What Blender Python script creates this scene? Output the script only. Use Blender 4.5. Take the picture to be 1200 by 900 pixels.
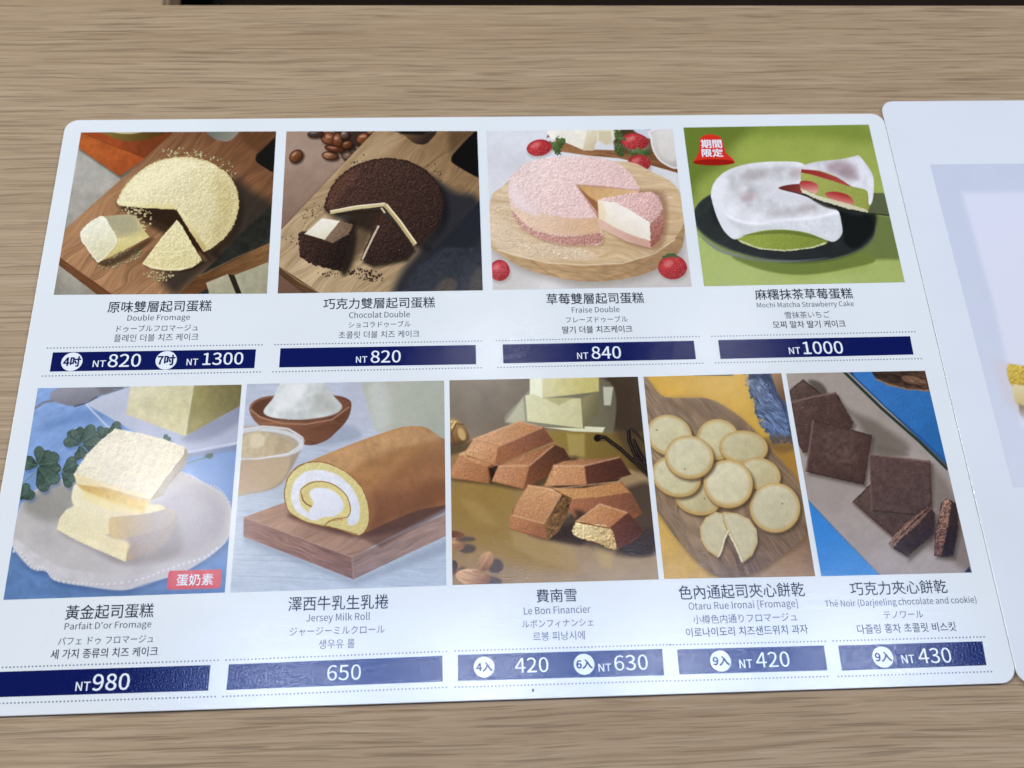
# Laminated dessert menu lying on a wood-grain table, indoors, seen from above.
import bpy, bmesh, math, os
import numpy as np
from mathutils import Matrix, Vector

for o in list(bpy.data.objects): bpy.data.objects.remove(o)
sc = bpy.context.scene
COL = sc.collection
H = 0.457                                   # camera height over the card, metres
F = 1324.53                                 # focal length in photo pixels (1200 wide)
TILT, YAW, ROLL = 0.470308818, -0.106101402, 0.0752310674
M3 = Matrix.Rotation(YAW, 3, 'Z') @ Matrix.Rotation(TILT, 3, 'X') @ Matrix.Rotation(ROLL, 3, 'Z')
# ------------------------------------------------------------------ camera
cam = bpy.data.cameras.new('camera'); co = bpy.data.objects.new('camera', cam); COL.objects.link(co)
co.matrix_world = Matrix.Translation((0, 0, H)) @ M3.to_4x4()
cam.sensor_width = 36; cam.lens = F/1200*36; cam.clip_start = 0.01; cam.clip_end = 60
cam.dof.use_dof = True; cam.dof.focus_distance = 0.50; cam.dof.aperture_fstop = 13
sc.camera = co
# ------------------------------------------------------------------ light: a room with ceiling panels and small spots
w = bpy.data.worlds.new('World'); sc.world = w; w.use_nodes = True
bg = w.node_tree.nodes['Background']; bg.inputs[0].default_value = (0.9, 0.93, 1.0, 1); bg.inputs[1].default_value = 0.05
def lamp(name, x, y, z, size, power, col=(1, .97, .93), size_y=None, shape='DISK', aim=None):
    l = bpy.data.lights.new(name, 'AREA'); l.shape = shape; l.size = size
    if size_y: l.size_y = size_y
    l.energy = power; l.color = col
    o = bpy.data.objects.new(name, l); COL.objects.link(o); o.location = (x, y, z)
    if aim: o.rotation_euler = (Vector(aim)-Vector((x, y, z))).to_track_quat('-Z', 'Y').to_euler()
    return o
CEIL = 2.0
lamp('key_light', -2.3, 1.15, 1.9, 1.5, 88, (.945, .985, .965), 1.5, 'RECTANGLE', (0, .3, 0))  # added broad key light, set outside the directions the card mirrors
lamp('room_light', 2.5, 1.0, 2.0, 1.2, 44, (.945, .985, .965), 1.2, 'RECTANGLE', (0, .2, 0))
def ray(x, y):
    return M3 @ Vector(((x-600)/F, -(y-450)/F, -1.0))
def at(x, y, z=0.0):                        # photo pixel -> point on the plane at height z
    d = ray(x, y); t = (z-H)/d.z
    return Vector((d.x*t, d.y*t, z))
def mirror(x, y, z=CEIL):                   # ceiling point seen mirrored in the card at that photo pixel
    p = at(x, y); d = ray(x, y); return p.x - d.x/d.z*z, p.y - d.y/d.z*z
for (x, y, e, s) in ((578, 424, .50, .08), (842, 408, .42, .07), (345, 800, .60, .07), (562, 800, .90, .07),
                     (790, 786, .85, .07), (1002, 778, .75, .07), (204, 588, 2.0, .05)):
    mx, my = mirror(x, y); lamp('ceiling_spot', mx, my, CEIL, s, e*1.3, (.93, .95, 1.0))
x0, _ = mirror(225, 800); x1, _ = mirror(1120, 800); _, y0 = mirror(600, 900); _, y1 = mirror(600, 715)
lamp('ceiling_panel', (x0+x1)/2, (y0+y1)/2, CEIL+.05, x1-x0, 15, (.27, .44, .95), abs(y1-y0), 'RECTANGLE')
sc.view_settings.view_transform = 'Standard'; sc.view_settings.look = 'None'
sc.view_settings.exposure = 0.0; sc.view_settings.gamma = 1.0
# ---- tiny print-shop painter: draws the food photographs printed on the card ----
RNG = np.random.RandomState(7)
TABS = [RNG.rand(256, 256) for _ in range(6)]
def vnoise(x, y, k=0):
    T = TABS[k % 6]
    xf = np.floor(x); yf = np.floor(y)
    u = x - xf; v = y - yf
    u = u*u*(3-2*u); v = v*v*(3-2*v)
    i = (xf.astype(np.int64) + 37*k) & 255; j = (yf.astype(np.int64) + 91*k) & 255
    i1 = (i+1) & 255; j1 = (j+1) & 255
    a = T[i, j]; b = T[i1, j]; c = T[i, j1]; d = T[i1, j1]
    return (a + (b-a)*u)*(1-v) + (c + (d-c)*u)*v
def fbm(x, y, o=3, k=0):
    s = 0; a = 0.5; t = 0
    for n in range(o):
        s = s + a*vnoise(x, y, k+n); t += a; a *= 0.55; x = x*2.03+11.7; y = y*2.03+5.3
    return s/t - 0.5
def C(c):
    if isinstance(c, str): return np.array([int(c[i:i+2], 16) for i in (0, 2, 4)])/255.0
    return np.array(c, float)/255.0
def spline(p, n=5):
    p = np.array(p, float); m = len(p); out = []
    for i in range(m):
        a, b, c, d = p[i-1], p[i], p[(i+1) % m], p[(i+2) % m]
        for k in range(n):
            t = k/n
            out.append(0.5*((2*b) + (c-a)*t + (2*a-5*b+4*c-d)*t*t + (3*b-a-3*c+d)*t**3))
    return np.array(out)
def S(*p): return spline(p)                    # smooth closed outline
def G(*p): return np.array(p, float)           # straight-sided outline
def E(cx, cy, rx, ry, a=0, n=40):
    t = np.linspace(0, 2*math.pi, n, endpoint=False); r = math.radians(a)
    x = rx*np.cos(t); y = ry*np.sin(t)
    return np.stack([cx + x*math.cos(r) - y*math.sin(r), cy + x*math.sin(r) + y*math.cos(r)], 1)
def L(pts, w):                                  # a stroke as an outline
    p = np.array(pts, float); d = np.gradient(p, axis=0); n = np.stack([-d[:, 1], d[:, 0]], 1)
    n /= np.linalg.norm(n, axis=1)[:, None] + 1e-9
    w = np.broadcast_to(np.array(w, float), (len(p),))[:, None]
    return np.concatenate([p + n*w/2, (p - n*w/2)[::-1]])
def sdf(poly, X, Y):
    d = np.full(X.shape, 1e9); ins = np.zeros(X.shape, bool)
    q = np.roll(poly, -1, 0)
    for (ax, ay), (bx, by) in zip(poly, q):
        ex, ey = bx-ax, by-ay; l = ex*ex+ey*ey
        if l < 1e-9: continue
        wx, wy = X-ax, Y-ay
        t = np.clip((wx*ex+wy*ey)/l, 0, 1)
        d = np.minimum(d, (wx-ex*t)**2 + (wy-ey*t)**2)
        if ay != by:
            c = (ay > Y) != (by > Y)
            ins ^= c & (X < (bx-ax)*(Y-ay)/(by-ay) + ax)
    d = np.sqrt(d)
    return np.where(ins, -d, d)
def grain(ang, s=14, st=9, k=0, warp=1.2):
    """wood figure: (pattern along ang degrees)"""
    r = math.radians(ang)
    def f(X, Y):
        u = X*math.cos(r)+Y*math.sin(r); v = -X*math.sin(r)+Y*math.cos(r)
        w = fbm(u/(s*14), v/(s*5), 2, k)*s*5*warp
        g = fbm(u/(s*st), (v+w)/s, 3, k+1) + 0.7*fbm(u/(s*st*.7), (v+w)/(s*.3), 2, k+2)
        return g
    return f
def crumb(s=7, k=0, dx=-.5, dy=-.6, o=2):
    """shavings or crumb: lit relief plus uneven tone"""
    def f(X, Y):
        a = fbm(X/s, Y/s, o, k); b = fbm((X-dx*s*.55)/s, (Y-dy*s*.55)/s, o, k)
        c = fbm(X/(s*.45), Y/(s*.45), 1, k+2)
        return (a-b)*.9 + .45*a + .55*c
    return f
def soft(s=40, k=0, o=3):
    return lambda X, Y: fbm(X/s, Y/s, o, k)
class Pic:
    def __init__(s, X, Y, col):
        s.X, s.Y = X, Y; s.img = np.ones(X.shape+(3,))*C(col)
    def box(s, poly, pad):
        x0, y0 = poly.min(0)-pad; x1, y1 = poly.max(0)+pad
        m = (s.X > x0) & (s.X < x1) & (s.Y > y0) & (s.Y < y1)
        r = np.flatnonzero(m.any(1)); c = np.flatnonzero(m.any(0))
        if len(r) == 0: return None
        return slice(r[0], r[-1]+1), slice(c[0], c[-1]+1)
    def cover(s, poly, b, blur, rag=0, rs=9, k=3):
        X, Y = s.X[b], s.Y[b]; d = sdf(poly, X, Y)
        if rag: d = d + fbm(X/rs, Y/rs, 3, k)*2*rag
        a = np.clip(0.5 - d/(2*blur), 0, 1)
        return a*a*(3-2*a), d
    def put(s, poly, col=None, col2=None, g=None, blur=2.2, tex=None, amp=0.1, tint=(1, 1, 1), a=1.0,
            rim=None, rag=0, rs=9, clip=None, mul=None, tex2=None, amp2=0.1):
        """fill an outline: colour, second colour along g=(x0,y0,x1,y1), relief, rim=(colour, width)"""
        b = s.box(poly, blur+rag*1.5+2)
        if b is None: return
        m, d = s.cover(poly, b, blur, rag, rs)
        if clip is not None:
            for cp in (clip if isinstance(clip, list) else [clip]): m = m*s.cover(cp, b, 2.2)[0]
        X, Y = s.X[b], s.Y[b]; old = s.img[b]
        if mul is not None: new = old*np.array(mul)
        else:
            c = np.ones(X.shape+(3,))*C(col)
            if col2 is not None:
                x0, y0, x1, y1 = g; t = np.clip(((X-x0)*(x1-x0)+(Y-y0)*(y1-y0))/((x1-x0)**2+(y1-y0)**2), 0, 1)[..., None]
                c = c*(1-t)+C(col2)*t
            if rim is not None:
                w = np.clip(1+d/rim[1], 0, 1)[..., None]; c = c*(1-w)+C(rim[0])*w
            new = c
        if tex is not None: new = new*(1 + (tex(X, Y)*amp*2)[..., None]*np.array(tint))
        if tex2 is not None: new = new*(1 + (tex2(X, Y)*amp2*2)[..., None]*np.array(tint))
        m = (m*a)[..., None]
        s.img[b] = old*(1-m)+np.clip(new, 0, 1)*m
    def shade(s, poly, mul=(.6, .6, .6), blur=14, clip=None, a=1.0):
        s.put(poly, mul=mul, blur=blur, clip=clip, a=a)
    def line(s, pts, w, col, **k):
        s.put(L(pts, w), col, **k)
    def bits(s, poly, n, col, size=(2, 5), seed=1, dark=None, clip=None):
        r = np.random.RandomState(seed); x0, y0 = poly.min(0); x1, y1 = poly.max(0); c0 = C(col)*255
        done = 0
        for _ in range(n*6):
            if done >= n: break
            x = r.uniform(x0, x1); y = r.uniform(y0, y1)
            if sdf(poly, np.array([[x]]), np.array([[y]]))[0, 0] > 0: continue
            z = r.uniform(*size); e = E(x, y, z, z*r.uniform(.45, .8), r.uniform(0, 180), 7)
            if dark is not None: s.put(e+np.array([1.8, 2.4]), dark, blur=2.5, a=.6, clip=clip)
            s.put(e, c0*r.uniform(.8, 1.08), blur=1.6, a=.95, clip=clip); done += 1
def pic1(X, Y):
    p = Pic(X, Y, 'a9a493'); W = G((-50, -50), (1300, -50), (1300, 1000), (-50, 1000))
    p.put(W, 'aeaa9b', '989280', (150, 300, 200, 860), tex=soft(60, 1), amp=.14, tex2=crumb(5, 2), amp2=.05)
    nap = G((170, 90), (640, 90), (480, 224), (358, 306), (165, 172))
    p.shade(nap+np.array([8, 12]), (.55, .55, .5), 10)
    p.put(nap, 'b35a24', 'a84c1e', (180, 100, 460, 250), tex=soft(24, 2), amp=.12)
    p.put(G((185, 95), (640, 90), (482, 222)), 'a2451c', '6b3215', (330, 90, 560, 200), blur=3, tex=soft(30), amp=.1)
    p.line([(185, 100), (300, 150), (482, 222)], 4, '7a3010', blur=3, a=.8)
    p.put(S((260, 88), (300, 112), (370, 138), (450, 140), (530, 122), (580, 88)), '7d6a30', '54380f', (300, 100, 540, 130), blur=7)
    p.put(S((290, 85), (350, 104), (420, 108), (480, 96), (510, 85)), 'cfcfa0', 'a6a070', (330, 90, 470, 100), blur=4)
    brd = G((622, 90), (1110, 90), (1080, 440), (640, 862), (320, 862), (78, 690), (84, 575))
    p.shade(brd+np.array([-6, 14]), (.6, .6, .58), 14)
    gr = grain(-44, 16, 10, 1); p.put(G((1095, 90), (1095, 560), (760, 870), (600, 870), (900, 500)), '23231f', '2e2c26', (800, 400, 1000, 800), tex=soft(50), amp=.2)
    p.put(brd, 'a87a50', '72482a', (250, 700, 980, 150), tex=gr, amp=.20, tint=(.9, 1, 1.1))
    p.put(G((78, 668), (84, 690), (330, 862), (262, 866), (72, 720)), '6a4124', tex=grain(34, 8), amp=.2)
    p.put(G((84, 575), (350, 340), (380, 362), (120, 640)), 'b98c5c', a=.25, blur=20)
    p.put(S((775, 92), (800, 128), (840, 142), (880, 138), (915, 92)), '6c6f60', '84846f', (800, 90, 880, 140), blur=3)
    p.put(G((935, 90), (1100, 90), (1100, 140), (1010, 195), (940, 150)), '54341a', blur=18, a=.6)
    p.put(S((1000, 215), (1030, 185), (1100, 125), (1120, 240), (1090, 288), (1040, 265), (1004, 240)), '14130f', blur=3)
    p.line([(1000, 208), (1040, 172), (1095, 130)], 5, '2a160a', blur=3)
    # deep shade right of the cake
    p.put(S((900, 330), (990, 380), (1085, 440), (1080, 560), (900, 650), (700, 800), (620, 860), (560, 770), (760, 690), (880, 560)), '2a2620', blur=36, a=.85)
    p.put(G((1075, 440), (1080, 640), (860, 740), (690, 830), (900, 600)), '26261f', blur=8, a=.9, tex=soft(20, 3), amp=.3)
    p.put(G((1065, 620), (1062, 712), (880, 775), (700, 870), (630, 870), (730, 775)), '7d5630', '5d3a1c', (1000, 640, 750, 850), tex=grain(-24, 9, 8, 2), amp=.2, blur=3)
    p.line([(730, 775), (900, 690), (1065, 622)], 5, 'a67c4c', blur=4, a=.6)
    p.put(G((765, 806), (868, 764), (908, 862), (785, 866)), 'b3ac8b', 'a09a78', (800, 770, 850, 860), tex=soft(20), amp=.08)
    p.put(G((898, 770), (1060, 708), (1060, 870), (935, 866)), 'aaa684', '9c9676', (920, 760, 1040, 860), tex=soft(20), amp=.08)
    p.put(G((868, 764), (898, 770), (935, 862), (908, 862)), '2a2114', blur=2)
    # wheel of cake
    rim = [(355, 440), (372, 372), (430, 300), (520, 242), (610, 219), (700, 218), (790, 242), (862, 292), (905, 355), (919, 430), (908, 500), (876, 565), (820, 622), (752, 655)]
    cake = np.concatenate([spline(rim+[(700, 560), (626, 468), (520, 456)], 4)[:52], G((752, 657), (690, 565), (628, 462), (540, 455), (440, 452))])
    p.put(S(*rim)+np.array([20, 22]), '1e150c', blur=20, a=.75)
    p.put(S((420, 440), (640, 455), (760, 650), (780, 700), (620, 560), (450, 480)), '2c1b0e', blur=9, a=.75)
    p.bits(E(680, 205, 130, 28, 8), 60, 'cbbf86', (3, 7), 3, '4b351d'); p.bits(E(860, 270, 60, 32, 50), 34, 'b8a66c', (2.5, 6), 4, '3a2a18')
    p.bits(E(500, 275, 90, 14, -38), 26, 'd8cc92', (2, 5), 5, '5f4528')
    cr = crumb(9, 1); cr2 = crumb(4.5, 3)
    p.put(cake, 'e8deae', 'd6c88e', (450, 260, 850, 640), tex=cr, amp=.12, tint=(.8, .9, 1.6), rag=5, rs=9, rim=('cdb976', 9), tex2=cr2, amp2=.08, blur=2)
    p.put(G((362, 418), (470, 432), (600, 436), (628, 462), (540, 457), (440, 452), (356, 444)), 'f2eab2', 'dcca80', (360, 420, 620, 450), blur=4, a=.75, tex=crumb(4), amp=.06)
    p.put(G((640, 455), (700, 545), (768, 640), (752, 657), (690, 565), (628, 466)), 'f0e4a4', 'b9a258', (650, 480, 750, 640), blur=4, a=.8)
    p.put(S((800, 300), (890, 350), (905, 460), (860, 570), (780, 620), (820, 480)), 'b59c50', blur=40, a=.35, tex=cr, amp=.1)
    p.put(S((400, 330), (560, 250), (700, 240), (600, 340), (450, 400)), 'f8efbb', blur=40, a=.4)
    # small slice
    sl = G((628, 510), (655, 545), (700, 625), (745, 700), (700, 730), (640, 745), (570, 745), (505, 732), (468, 716), (500, 672), (560, 590))
    p.put(sl+np.array([14, 12]), '24170b', blur=9, a=.7)
    p.put(sl, 'e6daa2', 'dacd8e', (560, 560, 620, 740), tex=cr, amp=.12, tint=(.8, .9, 1.6), rag=4, rs=8, tex2=cr2, amp2=.08, blur=2)
    p.put(G((468, 716), (570, 738), (690, 732), (745, 703), (700, 734), (640, 749), (570, 749), (505, 738)), 'f1e6ab', blur=3, a=.8)
    p.line([(628, 512), (560, 592), (470, 714)], 5, 'f4ecb4', blur=3, a=.7)
    # chunk on its side
    p.bits(E(360, 690, 110, 38, -18), 150, 'b9a873', (3, 8), 6, '36230f'); p.bits(E(470, 510, 42, 52, 10), 40, 'cdbd84', (3, 7), 7, '4a331a')
    p.bits(E(545, 770, 75, 26, 0), 46, 'c9b87e', (3, 7), 8, '4a331a'); p.bits(E(430, 465, 60, 18, 0), 34, 'ddd09a', (3, 7), 9, '5a4020')
    p.put(S((240, 690), (330, 690), (470, 610), (520, 600), (420, 680), (300, 730)), '2a1a0c', blur=10, a=.6)
    p.put(G((282, 494), (400, 484), (436, 490), (468, 548), (498, 590), (430, 626), (345, 668), (264, 708), (300, 600)), 'ada578', 'd6c57c', (330, 500, 420, 640), rag=3, rs=8, tex=crumb(8, 2), amp=.07, blur=2)
    p.put(G((300, 500), (420, 492), (455, 560), (360, 590)), '9c977a', blur=18, a=.55)
    p.put(G((345, 596), (498, 585), (430, 628), (264, 708), (300, 660)), 'dccd84', 'c8b566', (340, 600, 330, 700), blur=5, a=.85, tex=crumb(7), amp=.08, rag=2)
    p.put(S((182, 560), (230, 515), (284, 494), (318, 545), (345, 592), (338, 632), (268, 706), (240, 690), (205, 640), (178, 600)), 'ebe8cb', 'd7cfa0', (230, 530, 290, 690), tex=crumb(15, 4), amp=.05, rag=3, blur=2.5, rim=('f4f2dc', 8))
    return p.img

def pic2(X, Y):
    p = Pic(X, Y, '8f7561')
    W = G((-50, -50), (1300, -50), (1300, 1000), (-50, 1000))
    p.put(W, 'a08670', '6d4f3c', (250, 200, 300, 800), tex=soft(50), amp=.05, tex2=crumb(4), amp2=.03)
    p.put(S((330, 60), (560, 60), (500, 140), (400, 200), (350, 150)), '1c1310', blur=16, a=.8)
    for x, y, a, b, t, c in ((148, 212, 36, 27, -40, '8a4f2a'), (305, 130, 44, 30, 15, '9b5a34'), (342, 142, 24, 40, 0, '8c4f2e'), (308, 210, 40, 20, 5, 'a5714a'), (388, 158, 28, 20, -20, '77401f'), (470, 130, 42, 30, -10, '8a4b29'), (392, 212, 36, 24, 25, '76604f'), (330, 178, 50, 16, 10, '6e3a20'), (240, 108, 40, 16, -5, '3c3836'), (375, 112, 22, 22, 0, '6b625c'), (440, 178, 18, 14, 20, '57473c'), (500, 102, 26, 12, 0, '8a5a3c')):
        p.put(E(x+7, y+9, a, b, t), '1a0f0a', blur=9, a=.75)
        p.put(E(x, y, a, b, t), c, '3c1d0d', (x-a*.3, y-b*.6, x+a*.9, y+b), rim=('34180b', 9), tex=crumb(9, 2), amp=.16, blur=2)
        p.put(E(x-a*.25, y-b*.35, a*.4, b*.2, t), 'd6a888', blur=5, a=.6)
    brd = G((520, 90), (1000, 90), (1010, 420), (700, 760), (636, 862), (270, 862), (68, 728), (76, 560))
    p.shade(brd+np.array([-8, 12]), (.55, .52, .5), 14)
    p.put(G((780, 300), (1050, 300), (1050, 900), (560, 900)), '24262c', '3a3e44', (800, 500, 860, 830), tex=soft(40, 2), amp=.28, tex2=soft(12, 4), amp2=.12)
    p.put(brd, 'b89d72', '8c6c45', (200, 650, 850, 150), tex=grain(-44, 18, 10, 3), amp=.17, tint=(.9, 1, 1.15))
    p.put(S((540, 110), (640, 120), (560, 210), (440, 260), (380, 320), (420, 220)), 'c4a97c', blur=30, a=.5)
    p.put(G((66, 728), (66, 765), (200, 870), (285, 870)), '553b22', tex=grain(32, 8), amp=.2)
    p.line([(66, 728), (160, 800), (275, 862)], 5, 'c2a272', blur=3, a=.6)
    p.put(S((640, 90), (660, 118), (700, 150), (745, 158), (775, 140), (800, 88)), '6b4d30', '2e221a', (680, 90, 740, 150), blur=4)
    p.put(G((600, 85), (790, 85), (740, 112), (640, 108)), '191310', blur=8)
    p.put(G((860, 85), (1010, 85), (900, 180), (870, 200)), '4b3521', blur=24, a=.65)
    p.put(S((876, 222), (900, 185), (1000, 88), (1040, 120), (1020, 300), (1000, 312), (890, 250)), '0e0c0c', blur=4)
    # shade right of the cake
    p.put(S((780, 330), (900, 380), (1000, 410), (1040, 560), (900, 760), (740, 860), (600, 880), (640, 760), (720, 660), (820, 520)), '22242a', blur=30, a=.93)
    p.put(G((715, 735), (636, 862), (1060, 862), (1030, 640), (840, 640)), '33373e', '2a2d33', (760, 700, 980, 840), blur=10, a=.8, tex=soft(14, 2), amp=.22)
    p.put(S((800, 830), (850, 785), (900, 800), (880, 860), (810, 862)), '6d5a42', blur=12, a=.5, tex=soft(8, 1), amp=.3)
    p.put(S((960, 830), (1000, 730), (1040, 760), (1020, 862)), '6a5a48', blur=14, a=.4, tex=soft(8, 1), amp=.3)
    rim = [(288, 468), (302, 380), (350, 310), (430, 255), (530, 224), (630, 226), (720, 255), (790, 310), (832, 385), (838, 470), (805, 545), (750, 600), (712, 628)]
    k = spline(rim+[(640, 530), (560, 440), (430, 456)], 4)[:49]
    cake = np.concatenate([k, G((708, 632), (565, 438), (310, 480))])
    p.put(S(*rim)+np.array([24, 24]), '101014', blur=22, a=.75)
    cr = crumb(7.5, 2); cr2 = crumb(4, 4)
    p.put(cake, '4c3228', '30201a', (400, 260, 800, 600), tex=cr, amp=.42, tex2=cr2, amp2=.3, rag=6, rs=9, blur=2.5, rim=('2e1b12', 12))
    p.put(S((300, 420), (340, 330), (440, 270), (420, 330), (350, 400), (320, 465)), '6d4632', blur=14, a=.45, tex=cr, amp=.3)
    # slice below
    sl = G((540, 482), (600, 520), (650, 585), (700, 645), (660, 690), (560, 712), (500, 722), (450, 698), (490, 600))
    p.put(G((400, 480), (540, 470), (480, 640), (380, 760), (340, 740), (420, 560)), '2c1d10', blur=24, a=.55)
    p.put(sl+np.array([12, 14]), '120c08', blur=12, a=.8)
    p.put(sl, '422b23', '2a1d18', (520, 520, 640, 700), tex=cr, amp=.42, tex2=cr2, amp2=.3, rag=6, rs=9, blur=2.5)
    p.line([(536, 540), (505, 600), (458, 698)], 9, 'cdbc98', blur=2.5, rag=2); p.line([(543, 470), (538, 500), (532, 530)], 9, '3b1f12', blur=3, rag=2)
    # cream edge of the cut
    p.line([(308, 476), (430, 455), (568, 440)], 17, 'cdbb83', blur=2.5, rag=1.5); p.line([(312, 470), (430, 447), (566, 434)], 5, 'efe6c0', blur=2)
    p.line([(566, 440), (632, 522), (708, 628)], 20, 'bca56a', blur=2.5, rag=1.5); p.line([(574, 440), (640, 520), (712, 622)], 7, 'ecdfae', blur=2)
    p.line([(548, 456), (566, 480)], 8, 'd8c99c'); p.line([(540, 470), (340, 486)], 10, '2b190e', blur=5, a=.7, rag=3)
    # cube
    p.put(S((330, 560), (420, 520), (430, 620), (400, 740), (360, 760)), '150f0c', blur=16, a=.8)
    p.put(G((160, 575), (190, 560), (300, 600), (420, 540), (400, 610), (370, 700), (360, 752), (290, 735), (200, 712), (165, 680)), '3d2820', '1f1612', (200, 600, 390, 700), rag=9, rs=10, tex=cr, amp=.42, tex2=cr2, amp2=.3, blur=2.5)
    p.put(G((268, 505), (352, 515), (418, 535), (395, 580), (318, 620), (262, 600), (188, 578)), '8f7559', '6e5540', (280, 540, 400, 590), tex=crumb(8, 5), amp=.16, rag=4)
    p.put(G((270, 503), (354, 517), (282, 604), (188, 576)), 'efe8d2', 'dcd2b4', (250, 520, 260, 600), blur=2)
    p.line([(160, 580), (262, 606), (318, 622)], 9, '3a251b', rag=5, rs=7)
    for pl, n, sd in ((E(480, 770, 90, 26, 10), 80, 5), (E(225, 480, 60, 36, -50), 30, 6), (E(300, 765, 50, 16, 5), 30, 7), (E(130, 600, 46, 26, 0), 14, 8), (E(800, 290, 70, 40, 30), 24, 9), (E(440, 230, 60, 14, -25), 10, 11)):
        p.bits(pl, n, '34211a', (2, 7) if n > 50 else (1.6, 4.5), sd)
    return p.img

def berry(p, x, y, a, b, t, c='c23436', leaf=True):
    p.put(E(x+6, y+12, a, b*.8, t), '8d8378', blur=12, a=.5)
    e = E(x, y, a, b, t); e = e + (np.array([x, y])-e)*(.16*np.clip((e[:, 1:2]-y)/b, 0, 1))
    p.put(e, c, '8e1b20', (x-a*.2, y-b*.4, x+a*.6, y+b), rim=('a3252a', 10), tex=soft(9, 2), amp=.15)
    r = np.random.RandomState(int(x))
    for i in range(-4, 5):
        for j in range(-4, 5):
            u = x+i*13+(j % 2)*6+r.uniform(-4, 4); v = y+j*12+r.uniform(-4, 4)
            if ((u-x)/a)**2+((v-y)/b)**2 < .72: p.put(E(u, v, 2.2, 3.2, 15, 8), 'dd8570', blur=1.8, a=r.uniform(.25, .75))
    p.put(E(x-a*.3, y-b*.35, a*.35, b*.25, -20), 'f0a094', blur=8, a=.45)

def pic3(X, Y):
    p = Pic(X, Y, 'd5d2cc'); W = G((-50, -50), (1300, -50), (1300, 1000), (-50, 1000))
    p.put(W, 'd3d5d6', 'dcd8d2', (200, 100, 300, 800), tex=soft(120, 1), amp=.05)
    p.put(G((60, 560), (420, 640), (260, 900), (60, 900)), 'c0b9ae', blur=50, a=.6)
    p.put(G((420, 760), (1100, 640), (1100, 900), (500, 900)), 'b7b0a4', blur=60, a=.6)
    # far board with cheese and jug
    p.put(G((400, 130), (540, 180), (860, 190), (980, 240), (980, 292), (850, 255), (700, 222), (560, 210), (420, 190)), '9b6a3f', '7b4d2a', (450, 160, 940, 260), tex=grain(8, 9, 9, 2), amp=.2, blur=3)
    p.put(G((380, 80), (362, 128), (385, 118), (400, 85)), '6a4228', blur=3)
    p.put(G((660, 80), (880, 80), (860, 200), (690, 205)), '40371f', '6a4b2d', (700, 100, 780, 200), blur=8)
    p.put(S((390, 82), (385, 130), (440, 142), (530, 182), (552, 184), (585, 182), (602, 140), (640, 160), (668, 150), (690, 82)), 'e3dbc2', 'f2ecd8', (600, 120, 450, 100), blur=4, tex=soft(30), amp=.05)
    p.put(G((552, 90), (600, 92), (598, 140), (582, 184), (532, 182)), 'c9b98e', 'e0d4b0', (590, 160, 550, 100), blur=5, a=.9)
    p.put(G((605, 95), (664, 95), (668, 150), (640, 158), (606, 138)), 'cfc095', blur=6, a=.9)
    p.put(S((770, 86), (850, 90), (850, 130), (800, 112)), 'c9cdd4', blur=6); p.put(S((850, 88), (990, 86), (985, 262), (905, 245), (862, 190), (848, 130)), 'd2cdc0', 'b8b1a0', (870, 120, 975, 230), rim=('efece4', 12), blur=3)
    p.put(S((880, 100), (960, 90), (970, 230), (900, 210)), 'ddd8cc', blur=14, a=.7)
    for x, y, r in ((395, 165, 30), (425, 150, 28), (410, 185, 26), (700, 120, 34), (705, 180, 34), (770, 200, 30), (820, 190, 32)):
        p.put(E(x, y, r, r*.55, x % 90), '5d7138', '2f4320', (x-r, y-r, x+r, y+r), blur=4, rag=12, rs=9, tex=crumb(8, 1), amp=.3)
    berry(p, 328, 176, 60, 42, -10); berry(p, 776, 146, 66, 42, 8); berry(p, 797, 248, 54, 42, 10, 'b23031')
    for x, y, r in ((405, 165, 26), (432, 140, 20), (800, 190, 22), (715, 130, 18)):
        p.put(E(x, y, r, r*.5, x % 70), '6c8546', '3b5426', (x-r, y-r, x+r, y+r), blur=3, rag=12, rs=8)
    # round board
    bd = S((98, 620), (100, 420), (150, 360), (260, 310), (700, 240), (860, 290), (960, 350), (1004, 440), (1010, 560), (985, 660), (880, 740), (740, 785), (560, 800), (400, 780), (250, 735), (140, 670))
    p.put(bd+np.array([10, 22]), '8d8272', blur=26, a=.55)
    p.put(bd, 'c29f6f', 'a98559', (200, 700, 900, 740), tex=grain(12, 12, 5, 4), amp=.14, blur=2.5)
    top = S((98, 610), (97, 430), (150, 360), (260, 300), (700, 236), (860, 288), (960, 345), (1002, 430), (1006, 520), (960, 600), (860, 665), (720, 708), (540, 716), (360, 708), (210, 680), (120, 640))
    p.put(top, 'd6bb92', 'ccac7e', (300, 400, 500, 700), tex=grain(4, 13, 12, 5), amp=.13, tint=(.8, 1, 1.35), blur=2.5)
    for a, b in (((500, 735), (860, 690)), ((290, 700), (420, 780)), ((860, 690), (640, 790))): p.line([a, ((a[0]+b[0])/2+10, (a[1]+b[1])/2+16), b], 4, '946c42', blur=4, a=.6)
    p.line([(130, 650), (360, 712), (540, 722), (720, 714), (870, 668), (965, 602)], 5, 'ecd8b2', blur=3, a=.8)
    p.put(S((120, 500), (300, 600), (520, 640), (600, 690), (420, 700), (220, 670), (110, 620)), 'e2cba8', blur=16, a=.6, tex=crumb(7), amp=.12)
    p.bits(S((180, 580), (300, 610), (520, 645), (590, 690), (400, 690), (230, 650)), 160, 'ecd6b6', (2, 6), 5, 'b5946a'); p.bits(S((110, 420), (190, 400), (210, 560), (130, 560)), 50, 'e6d0b0', (2, 6), 6, 'b5946a')
    p.bits(E(900, 410, 60, 30, 20), 40, 'e6d0b0', (2, 6), 7, 'b5946a')
    p.put(S((540, 330), (780, 370), (920, 400), (900, 640), (700, 600), (600, 480)), '8c5f42', blur=16, a=.6)
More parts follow.
